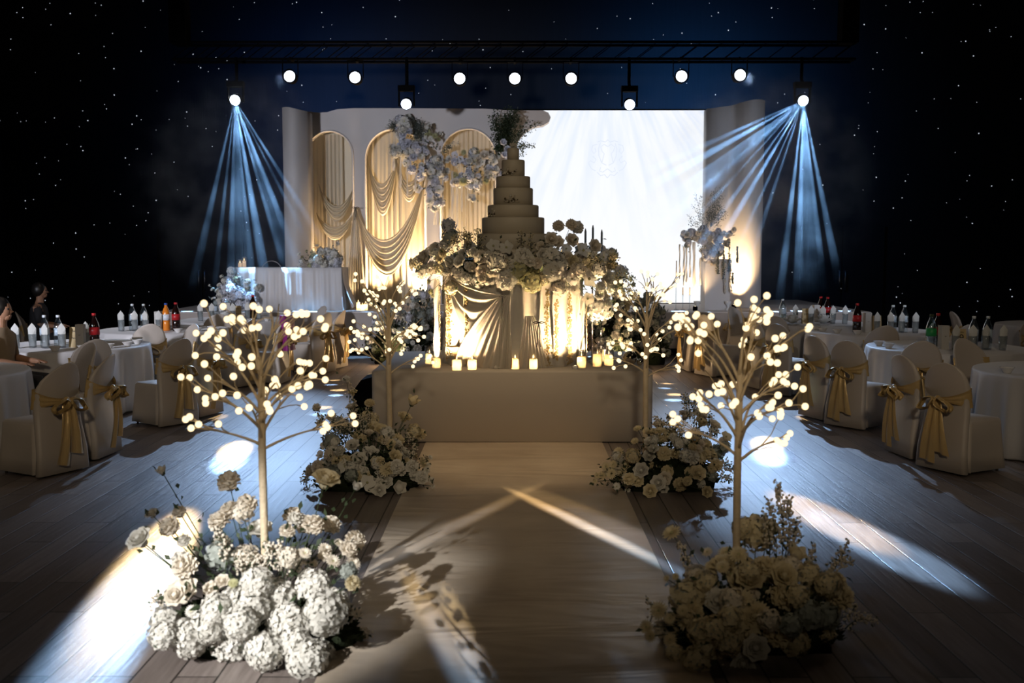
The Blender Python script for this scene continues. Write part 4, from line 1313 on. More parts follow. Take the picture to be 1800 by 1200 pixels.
A.put_px(spec("hw,350,350,36 dw,275,395,20 hw,300,430,30 dg,385,410,24 dw,420,400,14 dg,375,440,26 hw,485,440,30 hw,565,485,34 dw,480,500,28 hb,410,500,34 dw,255,465,24 dw,240,510,26 dw,200,500,20 bw,178,470,12 hb,330,440,50 hb,350,500,56 hb,300,500,50 hw,270,540,40 hb,440,540,50 hw,260,600,36 hb,320,590,50 hb,500,560,46 hb,540,590,40 hw,230,610,26 hb,420,610,50 hb,380,560,50 dw,200,575,14 dg,310,560,20 dw,420,580,20 hb,480,620,40 hb,300,640,44"), 330, 400, 4.615, 18.08, og, jy=.06)
A.finish(None, 380, .06, 'sage', (), ctr=og + Vector((0, .1, .1)))
# clear back of a ghost chair behind the sweetheart table
gc = empty('ghost_chair', (W(472, 470, 19.2).x, 19.25, ZS), 'clear round-backed chair behind the sweetheart table', 'chair')
b = MB(); n = 20; rr_ = .19
b.tube([(rr_ * math.cos(PI * i / n), .2, .72 + rr_ * .95 * math.sin(PI * i / n)) for i in range(n + 1)], .009, 6)
b.build('back_hoop', mat('clear_acrylic_edge', (.5, .48, .5), .2, trans=.4), gc)
MB().box(-.2, .2, -.2, .2, .44, .46).build('seat', M['glass'], gc)
for sx in (-1, 1):
    for sy in (-1, 1):
        MB().tube([(sx * .19, sy * .19, 0), (sx * .19, sy * .19, .44 if sy < 0 else .73)], .012, 6).build('leg', M['glass'], gc)

# ------------------------------------------------------------------ pedestal arrangement at the fluted column
Yq = 18.75
px_ = W(1257, 500, Yq).x
ped = empty('pedestal', (px_, Yq, ZS), 'cream square pedestal standing before the fluted column', 'pedestal')
pw = (W(1280, 500, Yq).x - W(1237, 500, Yq).x) / 2; ph = W(1257, 455, Yq).z - ZS
MB().box(-pw, pw, -pw, pw, 0, ph - .03).build('pillar_body', M['cream_wall'], ped); MB().box(-pw - .015, pw + .015, -pw - .015, pw + .015, ph - .03, ph).build('top_slab', M['cream_wall'], ped)
og = Vector((px_, Yq, ZS + ph))
A = Arr('pedestal_flowers', 'tall silvery flower arrangement with hanging strands on the cream pedestal', og, seed=31)
path_cloud(A, [(200, 320, 26), (250, 330, 50), (330, 330, 75), (400, 370, 70), (340, 440, 50), (350, 500, 20)], 80, ['hb', 'rp', 'cb', 'hb', 'rp', 'lp', 'cp'], Yq - .1, 1150, 320, 3.529, 24)
path_cloud(A, [(180, 360, 16), (210, 385, 20)], 6, ['hb', 'cs'], Yq - .1, 1150, 320, 3.529, 20)
path_cloud(A, [(430, 330, 30), (480, 310, 30)], 10, ['hb', 'rp'], Yq - .1, 1150, 320, 3.529, 18)
sg = []
for (x, y) in ((410, 30), (395, 60), (430, 90), (360, 80), (345, 130), (420, 150), (440, 170), (380, 40), (350, 180), (400, 120), (330, 200), (450, 200)):
    sg.append((W(1150 + 350 / 3.529, 320 + 280 / 3.529, Yq), W(1150 + x / 3.529, 320 + y / 3.529, Yq), 80, .14, 0))
for (x, y) in ((255, 75), (235, 140), (205, 200), (290, 90), (215, 250), (270, 180)):
    sg.append((W(1150 + 300 / 3.529, 320 + 280 / 3.529, Yq), W(1150 + x / 3.529, 320 + y / 3.529, Yq), 40, .08, .4))
pf_ = A.finish(None, 200, .05, 'sage', sg, stem_all=False, ctr=og, berrym='petal_cool')
for x, y0_, y1_, kd, m_, wd in ((158, 385, 600, 'ribbon', 'petal_warm', .025), (185, 400, 640, 'ribbon', 'petal_warm', .04), (200, 400, 620, 'ribbon', 'petal_warm', .03), (222, 380, 590, 'ribbon', 'petal_warm', .03), (247, 370, 690, 'ribbon', 'petal_warm', .05), (285, 470, 640, 'ribbon', 'petal_warm', .03),
                                (395, 430, 570, 'dried', 'sage', .02), (430, 420, 600, 'dried', 'sage', .02), (465, 370, 560, 'dried', 'sage', .02), (515, 400, 500, 'dried', 'sage', .012), (487, 560, 630, 'dried', 'sage', .01), (440, 500, 690, 'dried', 'petal_warm', .015), (475, 480, 680, 'dried', 'petal_warm', .015)):
    strand(pf_, og, 1150 + x / 3.529, 320 + y0_ / 3.529, 320 + y1_ / 3.529, Yq - .28, M[m_], wd, kd)
# clear tall glass candlesticks and little urns at its foot
for u, vt, lb in ((1188, 458, 'tall thin clear candlestick, outermost toward the screen'), (1200, 505, 'shorter thin clear candlestick by the screen edge'), (1212, 505, 'thin clear candlestick beside the little urn')):
    q = W(u, 536, 18.6); z1_ = W(u, vt, 18.6).z - ZS
    e = empty('candlestick', (q.x, 18.6, ZS), lb, 'candlestick', 'clear candlesticks at the pedestal')
    b = MB(); b.lathe([(.05, 0), (.05, .008), (.012, .02), (.010, z1_ * .6), (.016, z1_ * .62), (.016, z1_ * .66), (0.0001, z1_ * .66)], 14); b.build('glass_stick', M['glass'], e)
    MB().lathe([(.010, z1_ * .66), (.009, z1_)], 10).build('taper', M['wax'], e)
for u, lb in ((1225, 'little pale urn on the stage between the screen edge and the pedestal'), (1279, 'little pale urn on the stage beside the glowing foot of the fluted column')):
    q = W(u, 541, 18.5)
    e = tag(MB().lathe([(.045, 0), (.045, .012), (.016, .03), (.014, .07), (.05, .11), (.065, .16), (.06, .165), (.04, .12), (0.0001, .1)], 20).build('urn', M['ceramic'], None, (q.x, 18.5, ZS)), lb, 'urn', 'little urns on the stage')

# ------------------------------------------------------------------ flower mounds on the floor at the stage foot
def mound(name, label, u, Y, rad, n, seed, kinds, green, up=True, rr=.06):
    x = W(u, 620, Y).x
    og = Vector((x, Y, 0))
    A = Arr(name, label, og, seed=seed)
    A.cloud(n, (x, Y, rad[2] * .42), (rad[0], rad[1], rad[2] * .6), kinds, rr, zmin=-.55)
    return A.finish((rad[0] * .8, rad[1] * .8, rad[2] * .6), 900, .07, green, (), ctr=(x, Y, .1), leafspread=.8)
mound('floor_flowers', 'grey green flower mound on the floor behind the cake platform, arches side', 692, 16.7, (.42, .35, .95), 70, 41, ['hb', 'hs', 'hs', 'dw', 'rw', 'hb'], 'sage')
mound('floor_flowers', 'small flower mound close behind the platform beside the bead strands', 742, 15.4, (.28, .3, 1.25), 60, 42, ['hb', 'hs', 'dw', 'hw', 'rw'], 'sage')
mound('floor_flowers', 'flower mound on the floor behind the platform, by the acrylic stand', 1072, 15.6, (.40, .35, 1.3), 85, 43, ['hp', 'hc', 'rw', 'hs', 'cp'], 'sage')
mound('floor_flowers', 'grey green flower mound at the stage foot on the screen side', 1132, 16.6, (.45, .35, 1.15), 80, 44, ['hb', 'hs', 'hs', 'rw'], 'sage')
for u, Y, lb in ((694, 16.15, 'floor uplight in front of the grey green mound, arches side'), (1100, 15.1, 'floor uplight among the mounds, screen side')):
    x = W(u, 610, Y).x
    e = empty('uplight', (x, Y, 0), lb, 'uplight', 'uplights at the stage foot')
    b = MB(); b.lathe([(.06, 0), (.06, .10), (.05, .11), (0.0001, .1)], 14); b.build('body', M['black'], e)
    MB().lathe([(.048, .105), (0.0001, .12)], 12).build('lens', emit('floor_uplight_lens', (1, .78, .45), 8.0), e)
    point('floor_uplight', (x, Y, .3), 30, WARM, .06)

# ================================================================== the four light trees
def light_tree(label, base, H, zb, crown, nb, seed, trunk_r=.019):
    rn = random.Random(seed)
    e = empty('light_tree', base, label, 'light tree', 'bulb trees along the aisle')
    MB().lathe([(.16, 0), (.16, .012), (.03, .02), (trunk_r * 1.1, .03)], 20).build('base_plate', M['bark'], e)
    b = MB(); zs = [0, .3, zb, (zb + H) / 2, H * .86]
    b.tube([(0.003 * math.sin(z * 7), .003 * math.cos(z * 5), z) for z in zs], [trunk_r, trunk_r, trunk_r, trunk_r * .9, trunk_r * .6], 10)
    b.build('trunk', M['bark'], e)
    bulb = MB().ball(.0165, (0, 0, 0), 10, 7).mesh('bulb', M['bulb'])
    tips = []
    NBR = 17
    for i in range(NBR):
        t = i / (NBR - 1)
        z0 = zb + (H * .86 - zb) * t
        a = i * 2.39996 + rn.uniform(-.3, .3)
        if i < 2: a = (PI if i else 0) + rn.uniform(-.4, .4)
        reach = crown * (1.0 - .22 * t) * rn.uniform(.8, 1.12)
        rise = .02 + (H - z0) * .55 * rn.uniform(.6, 1.2) + .05 * (1 - t) + .10 * t
        if t < .12: rise *= .3
        elif t < .55: rise *= .55
        if t > .9: reach *= .45; rise = H - z0
        d = Vector((math.cos(a), math.sin(a), 0))
        b = MB()
        P0 = Vector((0, 0, z0)); P3 = P0 + d * reach + Vector((0, 0, rise))
        P1 = P0 + d * reach * .3 + Vector((0, 0, rise * .55)); P2 = P0 + d * reach * .7 + Vector((0, 0, rise * .95))
        bz = lambda q: (1 - q) ** 3 * P0 + 3 * q * (1 - q) ** 2 * P1 + 3 * q * q * (1 - q) * P2 + q ** 3 * P3
        b.tube([bz(j / 8) for j in range(9)], [.0085 - .0055 * j / 8 for j in range(9)], 6)
        tips.append(P3)
        nt_ = rn.choice((5, 6, 6, 7))
        for k in range(nt_):
            q = rn.uniform(.35, .95)
            s = bz(q)
            da = rn.uniform(-1.3, 1.3)
            dd = Vector((math.cos(a + da), math.sin(a + da), rn.uniform(-.55, .9) if t < .75 else rn.uniform(-.2, 1.2)))
            ln = rn.uniform(.06, .13) * (crown / .30)
            p1 = s + (P3 - P0).normalized() * ln * .4 + dd * ln * .35
            p2 = s + (P3 - P0).normalized() * ln * .55 + dd * ln
            b.tube([s, p1, (p1 + p2) / 2 + Vector((0, 0, .006)), p2], [.0034, .003, .0026, .0022], 5)
            tips.append(p2)
        b.build('branch', M['bark'], e)
    rn.shuffle(tips)
    for q in tips[:nb]:
        put('bulb', bulb, e, q)
    return e


def tree_at(u, vb, Y):
    return Vector((W(u, vb, Y).x, Y, 0))
light_tree('bulb tree rising out of the bright hydrangea mound', tree_at(461, 800, 4.75), 1.50, .90, .30, 96, 1)
light_tree('bulb tree rising out of the dark cream mound opposite the hydrangeas', tree_at(1297, 800, 4.75), 1.50, .84, .27, 96, 2)
light_tree('bulb tree in front of the platform corner by the black speaker', tree_at(684, 700, 8.35), 1.56, .82, .27, 94, 3, .023)
light_tree('bulb tree in front of the platform corner by the mirror ball', tree_at(1135, 700, 8.35), 1.56, .80, .28, 94, 4, .023)

# ================================================================== the four flower mounds along the aisle
og = Vector((W(455, 1150, 4.5).x, 4.55, 0))
A = Arr('aisle_flowers', 'big mound of bright white hydrangeas with tall peach blooms beside the runner', og, seed=51)
T = """fw,1060,850,120 fw,970,1080,112 fw,760,1040,108 fw,870,910,118 fw,590,1000,108 fw,475,920,100 fw,680,815,112 fw,820,780,108 fw,1000,720,100 fw,245,960,80 fw,385,990,92 fw,720,700,90 fw,360,960,90 fw,1030,1060,90 fw,640,900,96 fw,520,830,90 fw,900,1000,96 fw,1110,800,80 fw,600,780,70
hw,250,880,70 rp,360,740,80 rp,310,760,62 cp,360,620,72 cw,355,490,40 cw,345,590,60 rw,130,480,70 dg,150,510,20 cp,285,420,60 cp,330,345,40 rw,190,352,36 bw,240,135,30
cp,580,195,66 cp,530,390,60 cp,590,340,60 cp,670,310,62 hp,650,340,60 rw,735,430,66 cp,900,370,56 cp,960,410,60 cp,1000,410,60 rc,1065,180,74 bw,1220,215,30 cp,1090,410,56 cp,1210,490,60 cp,1180,530,50
hs,540,560,84 hp,660,570,72 cp,545,500,50 hp,880,570,60 dp,1060,530,42 dp,1100,590,42 dp,1200,600,46 cp,1060,560,40 dp,1130,500,30 cc,1200,700,44 hs,1180,640,50 dw,305,885,44 dw,390,840,36 dg,600,700,30 rp,545,690,40 cp,490,730,46 hp,760,690,40 cw,910,380,42 dp,960,550,36 dp,1000,600,30 cp,870,440,44"""
A.put_px(spec(T), 200, 780, 2.857, 4.32, og + Vector((0, .2, 0)), jy=.10, dome=lambda u, v: .65 * max(0, (1080 - v) / 200) if v < 1080 else 0)
sg = []
for (x0_, y0_, x1_, y1_, n_) in ((820, 680, 830, 500, 120), (760, 620, 770, 500, 100), (880, 650, 940, 540, 90), (560, 640, 500, 420, 80), (1150, 900, 1230, 860, 90), (1130, 1020, 1280, 960, 90), (1150, 800, 1210, 860, 80), (220, 830, 200, 780, 60), (1120, 1040, 1180, 1080, 70), (640, 640, 620, 600, 60), (700, 640, 690, 560, 70)):
    sg.append((W(200 + x0_ / 2.857, 780 + y0_ / 2.857, 4.6), W(200 + x1_ / 2.857, 780 + y1_ / 2.857, 4.6), n_, .06, .8))
A.finish((.44, .16, .24), 500, .045, 'green', sg, ctr=og + Vector((0, .1, .12)), leafspread=.5, tray=False)
og = Vector((W(1330, 1150, 4.5).x, 4.6, 0))
A = Arr('aisle_flowers', 'shadowy mound of cream roses and dahlias beside the runner, opposite the hydrangeas', og, seed=52)
T = """hc,790,370,110 hc,720,340,70 cc,860,340,60 cc,900,590,96 cc,920,750,98 rc,940,610,80 rw,575,745,76 rc,780,830,68 rw,785,1005,78 rw,715,1095,72 hc,400,720,104 hc,460,690,80 dc,620,480,50 dp,515,475,36 dc,320,370,60 dc,600,560,46 dc,540,560,46 dc,690,490,60 dc,650,600,60
bc,1010,490,58 hc,1190,650,80 cc,1250,720,84 hs,1080,820,90 hc,560,900,84 hc,640,840,76 hc,480,920,80 cc,900,920,88 hc,1000,970,90 hc,450,1080,90 hc,560,1060,80 dc,250,800,60 dc,180,890,46 dc,310,960,46 cp,740,720,76 cc,730,930,70 hc,640,980,80 cc,830,560,70
hs,1180,830,80 hc,1020,720,70 dc,200,940,40 dc,310,840,40 dc,380,800,40 hp,860,850,70 hs,980,880,70 cc,720,600,60 rc,680,640,50 dc,340,610,24 dc,290,620,20 hc,330,1030,50 hc,500,1000,70 hc,760,780,60 cc,1230,640,60 cc,600,1150,60 hc,420,1160,70"""
A.put_px(spec(T), 1080, 820, 3.158, 4.38, og + Vector((0, .2, 0)), jy=.10, dome=lambda u, v: .6 * max(0, (1080 - v) / 200) if v < 1080 else 0)
sg = []
for (x0_, y0_, x1_, y1_, n_) in ((930, 540, 900, 80, 260), (940, 540, 960, 170, 220), (960, 540, 1010, 290, 160), (900, 520, 850, 190, 140), (1040, 640, 1100, 440, 120), (1160, 640, 1300, 410, 120), (1180, 600, 1330, 530, 90), (1280, 900, 1460, 860, 110), (1200, 960, 1400, 950, 110), (400, 640, 350, 400, 60), (380, 640, 400, 500, 50), (1260, 840, 1340, 760, 90), (860, 520, 820, 250, 90), (200, 860, 180, 740, 40)):
    sg.append((W(1080 + x0_ / 3.158, 820 + y0_ / 3.158, 4.75), W(1080 + x1_ / 3.158, 820 + y1_ / 3.158, 4.75), int(n_ * .6), .05, .85))
A.cloud(36, (og.x, og.y, .08), (.46, .28, .34), ['hc', 'cc', 'rc', 'dc', 'hp'], .06, zmin=-.05)
A.finish((.40, .16, .24), 500, .04, 'green', sg, ctr=og + Vector((0, .1, .12)), leafspread=.6)
og = Vector((W(645, 860, 7.7).x, 7.75, 0))
A = Arr('aisle_flowers', 'cream rose and tulip mound beside the runner near the black speaker', og, seed=53)
T = """cw,410,125,38 rc,460,230,42 rp,455,350,52 cc,600,320,46 cp,170,355,42 cp,290,425,46 hc,580,440,66 hc,630,440,50 rc,630,510,60 rc,690,530,60 rc,740,560,50 bc,950,300,56 rc,880,430,64 hc,960,540,62 cc,1010,570,52 cc,820,620,64 lw,530,660,90 rw,600,740,84 rw,510,780,76 rw,720,700,64 lw,400,830,70 cw,690,880,64 cw,820,830,64 cw,940,830,60 cw,1020,920,60 lw,580,960,76
rw,680,1020,56 bw,840,1000,60 dw,1090,755,24 dw,1070,820,30 rc,500,580,50 hs,400,520,70 hs,340,480,60 hs,290,620,80 cp,200,480,36 cp,280,740,60 cp,180,830,60 rw,360,720,50 cp,730,620,50 cw,760,870,50 hw,660,800,60 hs,300,880,70 hs,450,900,60 lw,620,1000,60 rw,730,950,60 dw,1100,940,32 dw,1110,990,24 cw,960,900,50 dw,1060,860,36 hs,540,500,50 lp,200,740,50 lp,240,660,50"""
A.put_px(spec(T), 520, 640, 4.614, 7.5, og + Vector((0, .2, 0)), jy=.12, dome=lambda u, v: .8 * max(0, (850 - v) / 150) * .9)
sg = []
for (x0_, y0_, x1_, y1_, n_) in ((430, 600, 440, 380, 160), (380, 600, 370, 430, 120), (500, 600, 520, 420, 120), (560, 560, 570, 340, 60), (120, 900, 80, 960, 60), (300, 640, 290, 420, 80), (170, 560, 170, 370, 40), (900, 780, 960, 660, 90), (950, 760, 900, 560, 60), (160, 960, 100, 1080, 60), (980, 860, 1090, 760, 50), (460, 560, 440, 150, 60)):
    sg.append((W(520 + x0_ / 4.614, 640 + y0_ / 4.614, 7.8), W(520 + x1_ / 4.614, 640 + y1_ / 4.614, 7.8), n_, .06, .6))
A.cloud(46, (og.x, og.y, .10), (.46, .26, .36), ['rw', 'cw', 'rc', 'cc', 'hw', 'dc', 'rp'], .05, zmin=-.1)
A.finish((.40, .17, .25), 900, .04, 'green', sg, ctr=og + Vector((0, .1, .12)), leafspread=.7)
og = Vector((W(1170, 860, 7.7).x, 7.75, 0))
A = Arr('aisle_flowers', 'cream rose and chrysanthemum mound beside the runner near the mirror ball', og, seed=54)
T = """rp,375,780,38 cc,440,825,36 rp,520,725,40 rp,605,725,40 rc,610,765,38 rp,680,780,40 lc,745,845,40 rc,510,885,44 rc,630,890,42 cw,345,935,36 hc,230,950,46 rw,320,950,38 dc,150,930,34 dc,140,950,30 rw,275,1030,46 cc,400,940,46 rc,470,1010,46 rc,590,1045,46 cc,490,1110,42 rw,370,1100,46 rc,325,1145,42 rc,640,1150,34 cc,210,1080,38 dc,110,1050,36 dc,60,1060,30
dw,140,1120,26 dw,200,1140,20 cc,690,1000,40 dc,255,800,28 dc,305,815,28 bw,355,850,28 rc,420,850,36 cc,420,1040,40 dc,80,1010,30 dc,200,1000,34 dc,170,1040,34 cc,340,1010,36 rc,540,940,40 cc,600,930,36 hs,700,930,44 hs,740,900,36 cc,550,1040,40 rw,400,1130,30 cc,260,1090,36 dc,20,1090,18 dc,30,1060,20 hs,660,1060,40 dc,240,870,26 hs,580,860,40 rc,460,940,34 cc,530,1090,30 dc,120,1000,30 cp,730,870,30 cp,655,620,22"""
A.put_px(spec(T), 1040, 500, 3.157, 7.5, og + Vector((0, .2, 0)), jy=.12, dome=lambda u, v: .8 * max(0, (850 - v) / 150) * .9)
sg = []
for (x0_, y0_, x1_, y1_, n_) in ((520, 760, 515, 610, 120), (560, 820, 560, 620, 120), (600, 740, 570, 600, 60), (640, 780, 640, 700, 50), (420, 850, 430, 730, 110), (400, 830, 350, 740, 60), (640, 860, 700, 820, 120), (700, 1040, 790, 1030, 100), (690, 1080, 780, 1090, 90), (660, 1010, 760, 990, 80), (560, 900, 590, 800, 120), (100, 1100, 30, 1120, 40), (480, 880, 470, 740, 120)):
    sg.append((W(1040 + x0_ / 3.157, 500 + y0_ / 3.157, 7.8), W(1040 + x1_ / 3.157, 500 + y1_ / 3.157, 7.8), n_, .06, .6))
A.cloud(46, (og.x, og.y, .10), (.46, .26, .36), ['rw', 'cw', 'rc', 'cc', 'hw', 'dc', 'rp'], .05, zmin=-.1)
A.finish((.40, .17, .25), 900, .04, 'green', sg, ctr=og + Vector((0, .1, .12)), leafspread=.7)
# ================================================================== guest tables and chairs
TR = .90; TZ = .755
def make_table(label, x, y, seed):
    e = empty('banquet_table', (x, y, 0), label, 'table', 'round guest tables')
    rn = random.Random(seed)
    ph = [rn.uniform(0, 6) for _ in range(4)]
    def fn(q, i):
        k = (0.0, .35, .7, 1.0, 1.0, .55, .12, 0, 0)[i]
        return 1 + k * (.022 * math.sin(17 * q + ph[0]) + .018 * math.sin(29 * q + ph[1]) + .012 * math.sin(7 * q + ph[2]))
    prof = [(TR + .02, .012), (TR + .03, .03), (TR + .03, .15), (TR + .02, .35), (TR + .015, .55), (TR + .008, .68), (TR + .004, TZ - .02), (TR - .004, TZ - .003), (TR - .02, TZ)]
    prof = list(prof)
    b = MB(); b.lathe(prof, 160, None, lambda q, i: fn(q, 8 - i if False else i) if False else 1 + (1.0, 1.0, 1.0, .85, .6, .3, .06, 0, 0)[i] * (.022 * math.sin(17 * q + ph[0]) + .018 * math.sin(29 * q + ph[1]) + .012 * math.sin(7 * q + ph[2])))
    b.build('tablecloth', M['linen'], e)
    MB().lathe([(.25, 0), (.25, .02), (.05, .04), (.05, .70)], 16).build('pedestal', M['black'], e)
    return e


def chair_proto():
    e = empty('banquet_chair', (0, 0, 0), 'x', 'chair')
    # faces +Y ; back towards -Y. ring: rounded rect
    def ring(w_, y0_, y1_, z, r=.05, wob=0.0, n=5):
        out = []
        for cx, cy, a0 in ((w_ - r, y0_ + r, -PI / 2), (w_ - r, y1_ - r, 0), (-w_ + r, y1_ - r, PI / 2), (-w_ + r, y0_ + r, PI)):
            for i in range(n + 1):
                a = a0 + PI / 2 * i / n
                f = wob * math.sin((len(out)) * 2.1)
                out.append((cx + (r + f) * math.cos(a), cy + (r + f) * math.sin(a), z))
        return out
    b = MB()
    b.loft([ring(.245, -.25, .25, .03, .05, .012), ring(.235, -.24, .24, .15, .05, .010), ring(.222, -.225, .23, .33, .05, .004), ring(.215, -.22, .225, .43, .05), ring(.20, -.21, .21, .455, .04)], True, True)
    b.build('seat_cover', M['cover'], e)
    # back: leaning slab, curved round the sitter, rounded at the top like a sail
    b = MB(); rings = []
    for z, w_, t in ((.02, .250, .035), (.2, .238, .034), (.42, .218, .034), (.55, .214, .030), (.64, .216, .026), (.72, .214, .022), (.78, .203, .019), (.83, .182, .016), (.87, .15, .013), (.90, .11, .011), (.92, .07, .009), (.93, .03, .006)):
        yc = -.235 - max(0, z - .42) * .20 - (.03 if z < .3 else 0)
        k = min(1, max(0, (z - .40) / .2))
        rings.append([(x, y + k * 1.5 * x * x, zz + .03 * math.sin(x * 9) * k) for x, y, zz in ring(w_, yc - t, yc + t, z, min(t * .95, .03))])
    b.loft(rings, True, True)
    b.build('back_cover', M['cover'], e)
    for sx in (-1, 1):
        for sy in (-1, 1):
            MB().tube([(sx * .19, sy * .2, 0), (sx * .19, sy * .2, .05)], .012, 6).build('leg', M['steel'], e)
    return e


def sash_mesh():
    b = MB()
    rings = []
    for j in range(9):
        v = j / 8
        out = []
        for i in range(32):
            a = 2 * PI * i / 32
            x = .226 * math.cos(a)
            yc = -.235 - (.65 - .42) * .20 + 1.5 * x * x
            back = max(0, -math.sin(a))                   # 1 at the middle of the back
            hh = .085 * (1 - .72 * back ** 1.5)
            z = .655 + (v - .5) * 2 * hh - .03 * back
            y = yc + (.045 + .006 * math.cos(v * 17 + back * 3)) * math.sin(a)
            out.append((x * (1 + .01 * math.sin(v * 14)), y - (v - .5) * .03, z))
        rings.append(out)
    b.loft(rings, False, False)
    return b


def knot_mesh(seed):
    rn = random.Random(seed)
    b = MB()
    c = Vector((0, -.345, .62))
    b.ball(.035, c, 10, 7, (1, .8, 1.2))
    for s_ in (-1, 1):
        def loop(u, v):
            a = u * 2 * PI
            r_ = .055 * (1 - .3 * math.cos(a))
            x = s_ * (.015 + .075 * (1 - math.cos(a)) * .9)
            z = .62 + .045 * math.sin(a) - .06 * (1 - math.cos(a)) * .5
            return (x + .01 * math.sin(v * 9), -.345 - .035 + (v - .5) * .07 + .015 * math.sin(a * 3), z + .012 * math.sin(v * 12))
        b.grid(loop, 20, 6, closed=True)
    return b


def tail_mesh(s_, ln):
    b = MB()
    def tail(u, v):
        w_ = .035 + .035 * v
        return (s_ * (.02 + .05 * v) + (u - .5) * 2 * w_, -.36 - .012 * math.sin(u * 9 + v * 2) - .02 * math.sin(v * 3), .61 - ln * v - .03 * u * v)
    b.grid(tail, 9, 12)
    return b


CH0 = chair_proto()
SASH = sash_mesh().build('sash_band', M['gold_satin'], CH0)
KNOT = knot_mesh(1).build('sash_bow', M['gold_satin'], CH0)
for s_, ln in ((-1, .50), (1, .42)):
    tail_mesh(s_, ln).build('sash_tail', M['gold_satin'], CH0)
CH0.location = (0, 0, 0)
used = [0]
def chair(x, y, tx, ty, lb, twist=0.0):
    """covered chair at x, y facing tx, ty"""
    rz = math.atan2(ty - y, tx - x) - PI / 2 + twist
    if not used[0]:
        used[0] = 1; c = CH0; c.location = (x, y, 0); c.rotation_euler = (0, 0, rz); c['label'] = lb; c['group'] = 'covered chairs round the guest tables'
    else:
        c = dup(CH0, (x, y, 0), rz, lb, 'covered chairs round the guest tables')
    return c


# --- the things on the tables: prototypes
def proto(name, cat, parts):
    e = empty(name, (0, 0, -50), 'x', cat)
    for nm, mb, m in parts: mb.build(nm, m, e)
    return e


def bottle_parts(body, label, cap, h=.30, r=.042):
    b = MB(); b.lathe([(r * .85, 0), (r, .012), (r, h * .30), (r * .94, h * .33), (r, h * .36), (r, h * .62), (r * .8, h * .74), (r * .38, h * .88), (r * .34, h * .95), (0.0001, h * .955)], 20)
    out = [('bottle_body', b, body)]
    if label:
        out.append(('label_band', MB().lathe([(r * 1.02, h * .38), (r * 1.02, h * .60)], 20), label))
    out.append(('cap', MB().lathe([(r * .40, h * .93), (r * .40, h), (0.0001, h + .001)], 12), cap))
    return out
M['clear_cap'] = mat('white_cap', (.7, .75, .8), .4, noise=.05)
M['silver_label'] = mat('pale_blue_label', (.45, .55, .65), .35, noise=.3, nscale=40)
PR = {}
PR['water'] = proto('water_bottle', 'bottle', bottle_parts(M['water'], M['silver_label'], M['clear_cap']))
PR['cola'] = proto('cola_bottle', 'bottle', bottle_parts(M['cola'], M['red'], M['red'], .32, .046))
PR['orange'] = proto('orange_soda_bottle', 'bottle', bottle_parts(M['orange'], M['clear_cap'], M['blue_cap'], .31, .044))
PR['lime'] = proto('lemonade_bottle', 'bottle', bottle_parts(M['water'], M['green_label'], M['green'], .32, .046))
b = MB(); b.lathe([(.028, 0.001), (.031, .004), (.037, .13), (.034, .13), (.028, .008), (0.0001, .007)], 18)
PR['glass'] = proto('drinking_glass', 'glass', [('tumbler', b, M['glass'])])
b = MB()
b.add([(-.026, -.006, .012), (.026, -.006, .012), (.034, -.008, .17), (0, -.004, .215), (-.034, -.008, .17), (0, -.020, .10)], [(0, 1, 5), (1, 2, 5), (2, 3, 5), (3, 4, 5), (4, 0, 5)], None, False)
b.add([(-.024, .012, .012), (.024, .012, .012), (.030, .016, .16), (.012, .010, .20), (-.030, .012, .15)], [(0, 1, 2, 3, 4)], None, False)
b.add([(-.026, -.006, .012), (-.034, -.008, .17), (-.030, .012, .15), (-.024, .012, .012)], [(0, 1, 2, 3)], None, False)
b.add([(.026, -.006, .012), (.024, .012, .012), (.030, .016, .16), (.034, -.008, .17)], [(0, 1, 2, 3)], None, False)
NAP = b.mesh('folded_napkin', M['napkin'])
b = MB(); b.lathe([(.028, .0), (.030, .006), (.055, .045), (.058, .048), (.053, .045), (.03, .012), (0.0001, .009)], 24)
BOWL = b.mesh('rice_bowl', M['ceramic'])
b = MB(); b.lathe([(.06, 0.0), (.065, .004), (.105, .016), (.108, .018), (.10, .014), (0.0001, .006)], 28)
PLATE = b.mesh('plate', M['ceramic'])
b = MB()
rn0 = random.Random(5)
for ring_, (n_, L_, tl_) in enumerate(((10, .13, 22), (8, .11, 45), (6, .09, 68))):
    for k in range(n_):
        petal(b, Matrix.Translation((0, 0, .012 + .008 * ring_)) @ Matrix.Rotation(2 * PI * k / n_ + ring_ * .3, 4, 'Z') @ Matrix.Rotation(R(tl_), 4, 'X'), L_, .04, .1, 0, 4)
LOTUS = b.mesh('lotus_napkin', M['napkin'])


def item(key, x, y, z, lb, rz=0.0, group=None):
    o = dup(PR[key], (x, y, z), rz, lb, group)
    o.scale = (1.25,) * 3
    return o


def simple(name, me, cat, x, y, z, lb, group, rz=0.0):
    o = put(name, me, None, (x, y, z), (0, 0, rz), 1.32 if cat == 'napkin' else 1.15); tag(o, lb, cat, group); return o


